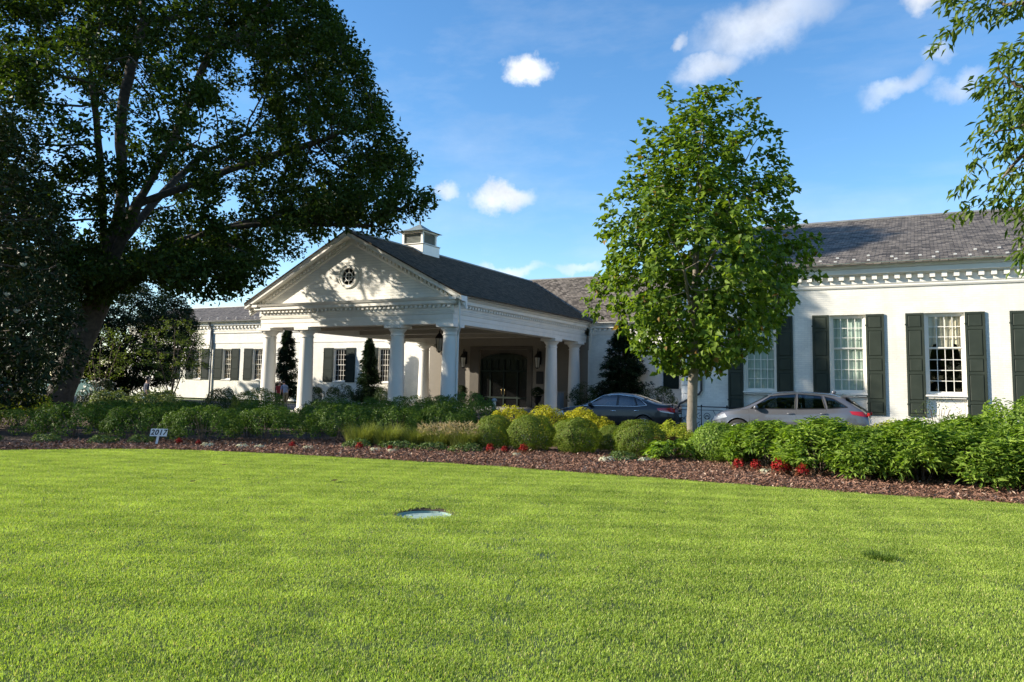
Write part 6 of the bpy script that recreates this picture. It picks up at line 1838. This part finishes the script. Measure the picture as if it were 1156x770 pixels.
# ================================================================== SKY, SUN, CAMERA
SUN_EL=math.radians(24.0); SX,SY=-.885,-.466
w=bpy.data.worlds.new('World'); SC.world=w; w.use_nodes=True
nt=w.node_tree; nt.nodes.clear(); L=nt.links
out=nt.nodes.new('ShaderNodeOutputWorld'); bg=nt.nodes.new('ShaderNodeBackground'); bg.inputs['Strength'].default_value=SKY_STR
sky=nt.nodes.new('ShaderNodeTexSky'); sky.sky_type='NISHITA'; sky.sun_disc=False; sky.sun_elevation=SUN_EL; sky.sun_rotation=math.atan2(SX,SY)
sky.altitude=100; sky.air_density=1.0; sky.dust_density=.35; sky.ozone_density=2.6
tc=nt.nodes.new('ShaderNodeTexCoord')
def mth(op,a,b=None,c=None):
    n=nt.nodes.new('ShaderNodeMath'); n.operation=op
    for i,q in enumerate((a,b,c)):
        if q is None: continue
        if hasattr(q,'is_output'): L.new(q,n.inputs[i])
        else: n.inputs[i].default_value=q
    return n.outputs[0]
def noise(scale,detail,rough,vec):
    n=nt.nodes.new('ShaderNodeTexNoise'); n.inputs['Scale'].default_value=scale; n.inputs['Detail'].default_value=detail; n.inputs['Roughness'].default_value=rough; L.new(vec,n.inputs['Vector']); return n
n1=noise(19,9,.60,tc.outputs['Generated']); n2=noise(7,6,.6,tc.outputs['Generated'])
dv=nt.nodes.new('ShaderNodeVectorMath'); dv.operation='SUBTRACT'; L.new(n1.outputs['Color'],dv.inputs[0]); dv.inputs[1].default_value=(.5,.5,.5)
ds=nt.nodes.new('ShaderNodeVectorMath'); ds.operation='SCALE'; ds.inputs['Scale'].default_value=.062; L.new(dv.outputs[0],ds.inputs[0])
dw=nt.nodes.new('ShaderNodeVectorMath'); dw.operation='ADD'; L.new(tc.outputs['Generated'],dw.inputs[0]); L.new(ds.outputs[0],dw.inputs[1])
def dot(vec,d):
    n=nt.nodes.new('ShaderNodeVectorMath'); n.operation='DOT_PRODUCT'; L.new(vec,n.inputs[0]); n.inputs[1].default_value=d; return n.outputs['Value']
mask=None
def cloud(d,a,b,tilt,dens,soft):
    # d: direction of the cloud's middle; a,b: angular half sizes; tilt: radians
    global mask
    c=Vector(d).normalized(); r_=c.cross(Vector((0,0,1))).normalized(); u_=r_.cross(c).normalized()
    ct,st_=math.cos(tilt),math.sin(tilt)
    U=r_*ct+u_*st_; V_=u_*ct-r_*st_
    x=mth('DIVIDE',dot(dw.outputs[0],tuple(U)),a); y=mth('DIVIDE',dot(dw.outputs[0],tuple(V_)),b)
    q=mth('ADD',mth('MULTIPLY',x,x),mth('MULTIPLY',y,y))
    f=mth('SUBTRACT',1.0,q)
    mr=nt.nodes.new('ShaderNodeMapRange'); mr.interpolation_type='SMOOTHSTEP'; L.new(f,mr.inputs[0]); mr.inputs[1].default_value=0; mr.inputs[2].default_value=soft; mr.inputs[3].default_value=0; mr.inputs[4].default_value=dens
    front=mth('GREATER_THAN',dot(tc.outputs['Generated'],tuple(c)),.5)
    m_=mth('MULTIPLY',mr.outputs[0],front)
    mask=m_ if mask is None else mth('MAXIMUM',mask,m_)
for d_,a_,b_,t_,de_,so_ in CL: cloud(d_,a_,b_,t_,de_,so_)
# thin veil streaks
vm=nt.nodes.new('ShaderNodeMapping'); vm.inputs['Scale'].default_value=(1.2,3.5,6.0); vm.inputs['Rotation'].default_value=(.3,.5,.7); L.new(tc.outputs['Generated'],vm.inputs['Vector'])
n3=noise(2.2,8,.6,vm.outputs[0])
vr=nt.nodes.new('ShaderNodeMapRange'); vr.inputs[1].default_value=.48; vr.inputs[2].default_value=.80; vr.inputs[4].default_value=.20; L.new(n3.outputs[0],vr.inputs[0])
tot=mth('MAXIMUM',mask,vr.outputs[0])
# cloud body: brighter puffs, greyer hollows
cr=nt.nodes.new('ShaderNodeMapRange'); cr.inputs[1].default_value=.35; cr.inputs[2].default_value=.65; cr.inputs[3].default_value=CLOUD_LO; cr.inputs[4].default_value=CLOUD_HI; L.new(n1.outputs[0],cr.inputs[0])
cc=nt.nodes.new('ShaderNodeVectorMath'); cc.operation='SCALE'; cc.inputs[0].default_value=(.97,.985,1.0); L.new(cr.outputs[0],cc.inputs['Scale'])
mx=nt.nodes.new('ShaderNodeMix'); mx.data_type='RGBA'; L.new(tot,mx.inputs[0]); hs=nt.nodes.new('ShaderNodeHueSaturation'); hs.inputs['Saturation'].default_value=SKY_SAT; L.new(sky.outputs[0],hs.inputs['Color']); L.new(hs.outputs[0],mx.inputs[6]); L.new(cc.outputs[0],mx.inputs[7])
L.new(mx.outputs[2],bg.inputs[0]); L.new(bg.outputs[0],out.inputs[0])

sl=bpy.data.lights.new('sun','SUN'); sl.energy=SUN_STR; sl.angle=math.radians(.53); sl.color=(1.0,.91,.76)
so=bpy.data.objects.new('sun',sl); COL.objects.link(so)
hl=math.hypot(SX,SY); S=Vector((SX/hl*math.cos(SUN_EL),SY/hl*math.cos(SUN_EL),math.sin(SUN_EL)))
so.rotation_euler=S.to_track_quat('Z','Y').to_euler(); so.location=S*60

P_,R_,Y_=[math.radians(q) for q in (5.506,1.097,28.125)]
f_=Vector((-math.sin(Y_)*math.cos(P_),math.cos(Y_)*math.cos(P_),math.sin(P_)))
rt=Vector((math.cos(Y_),math.sin(Y_),0)); up_=rt.cross(f_)
r2=rt*math.cos(R_)+up_*math.sin(R_); u2=-rt*math.sin(R_)+up_*math.cos(R_)
cd=bpy.data.cameras.new('camera'); co=bpy.data.objects.new('camera',cd); COL.objects.link(co)
m4=Matrix((( r2.x,u2.x,-f_.x,0),(r2.y,u2.y,-f_.y,0),(r2.z,u2.z,-f_.z,1.72),(0,0,0,1)))
co.matrix_world=m4
cd.sensor_fit='HORIZONTAL'; cd.sensor_width=36; cd.lens=868/1156*36; cd.shift_y=-(385-350)/1156; cd.clip_end=3000; cd.clip_start=.05
SC.camera=co
SC.render.engine='CYCLES'
SC.view_settings.view_transform='Standard'; SC.view_settings.look='None'; SC.view_settings.gamma=1; SC.view_settings.use_curve_mapping=False
SC.view_settings.exposure=EXPO
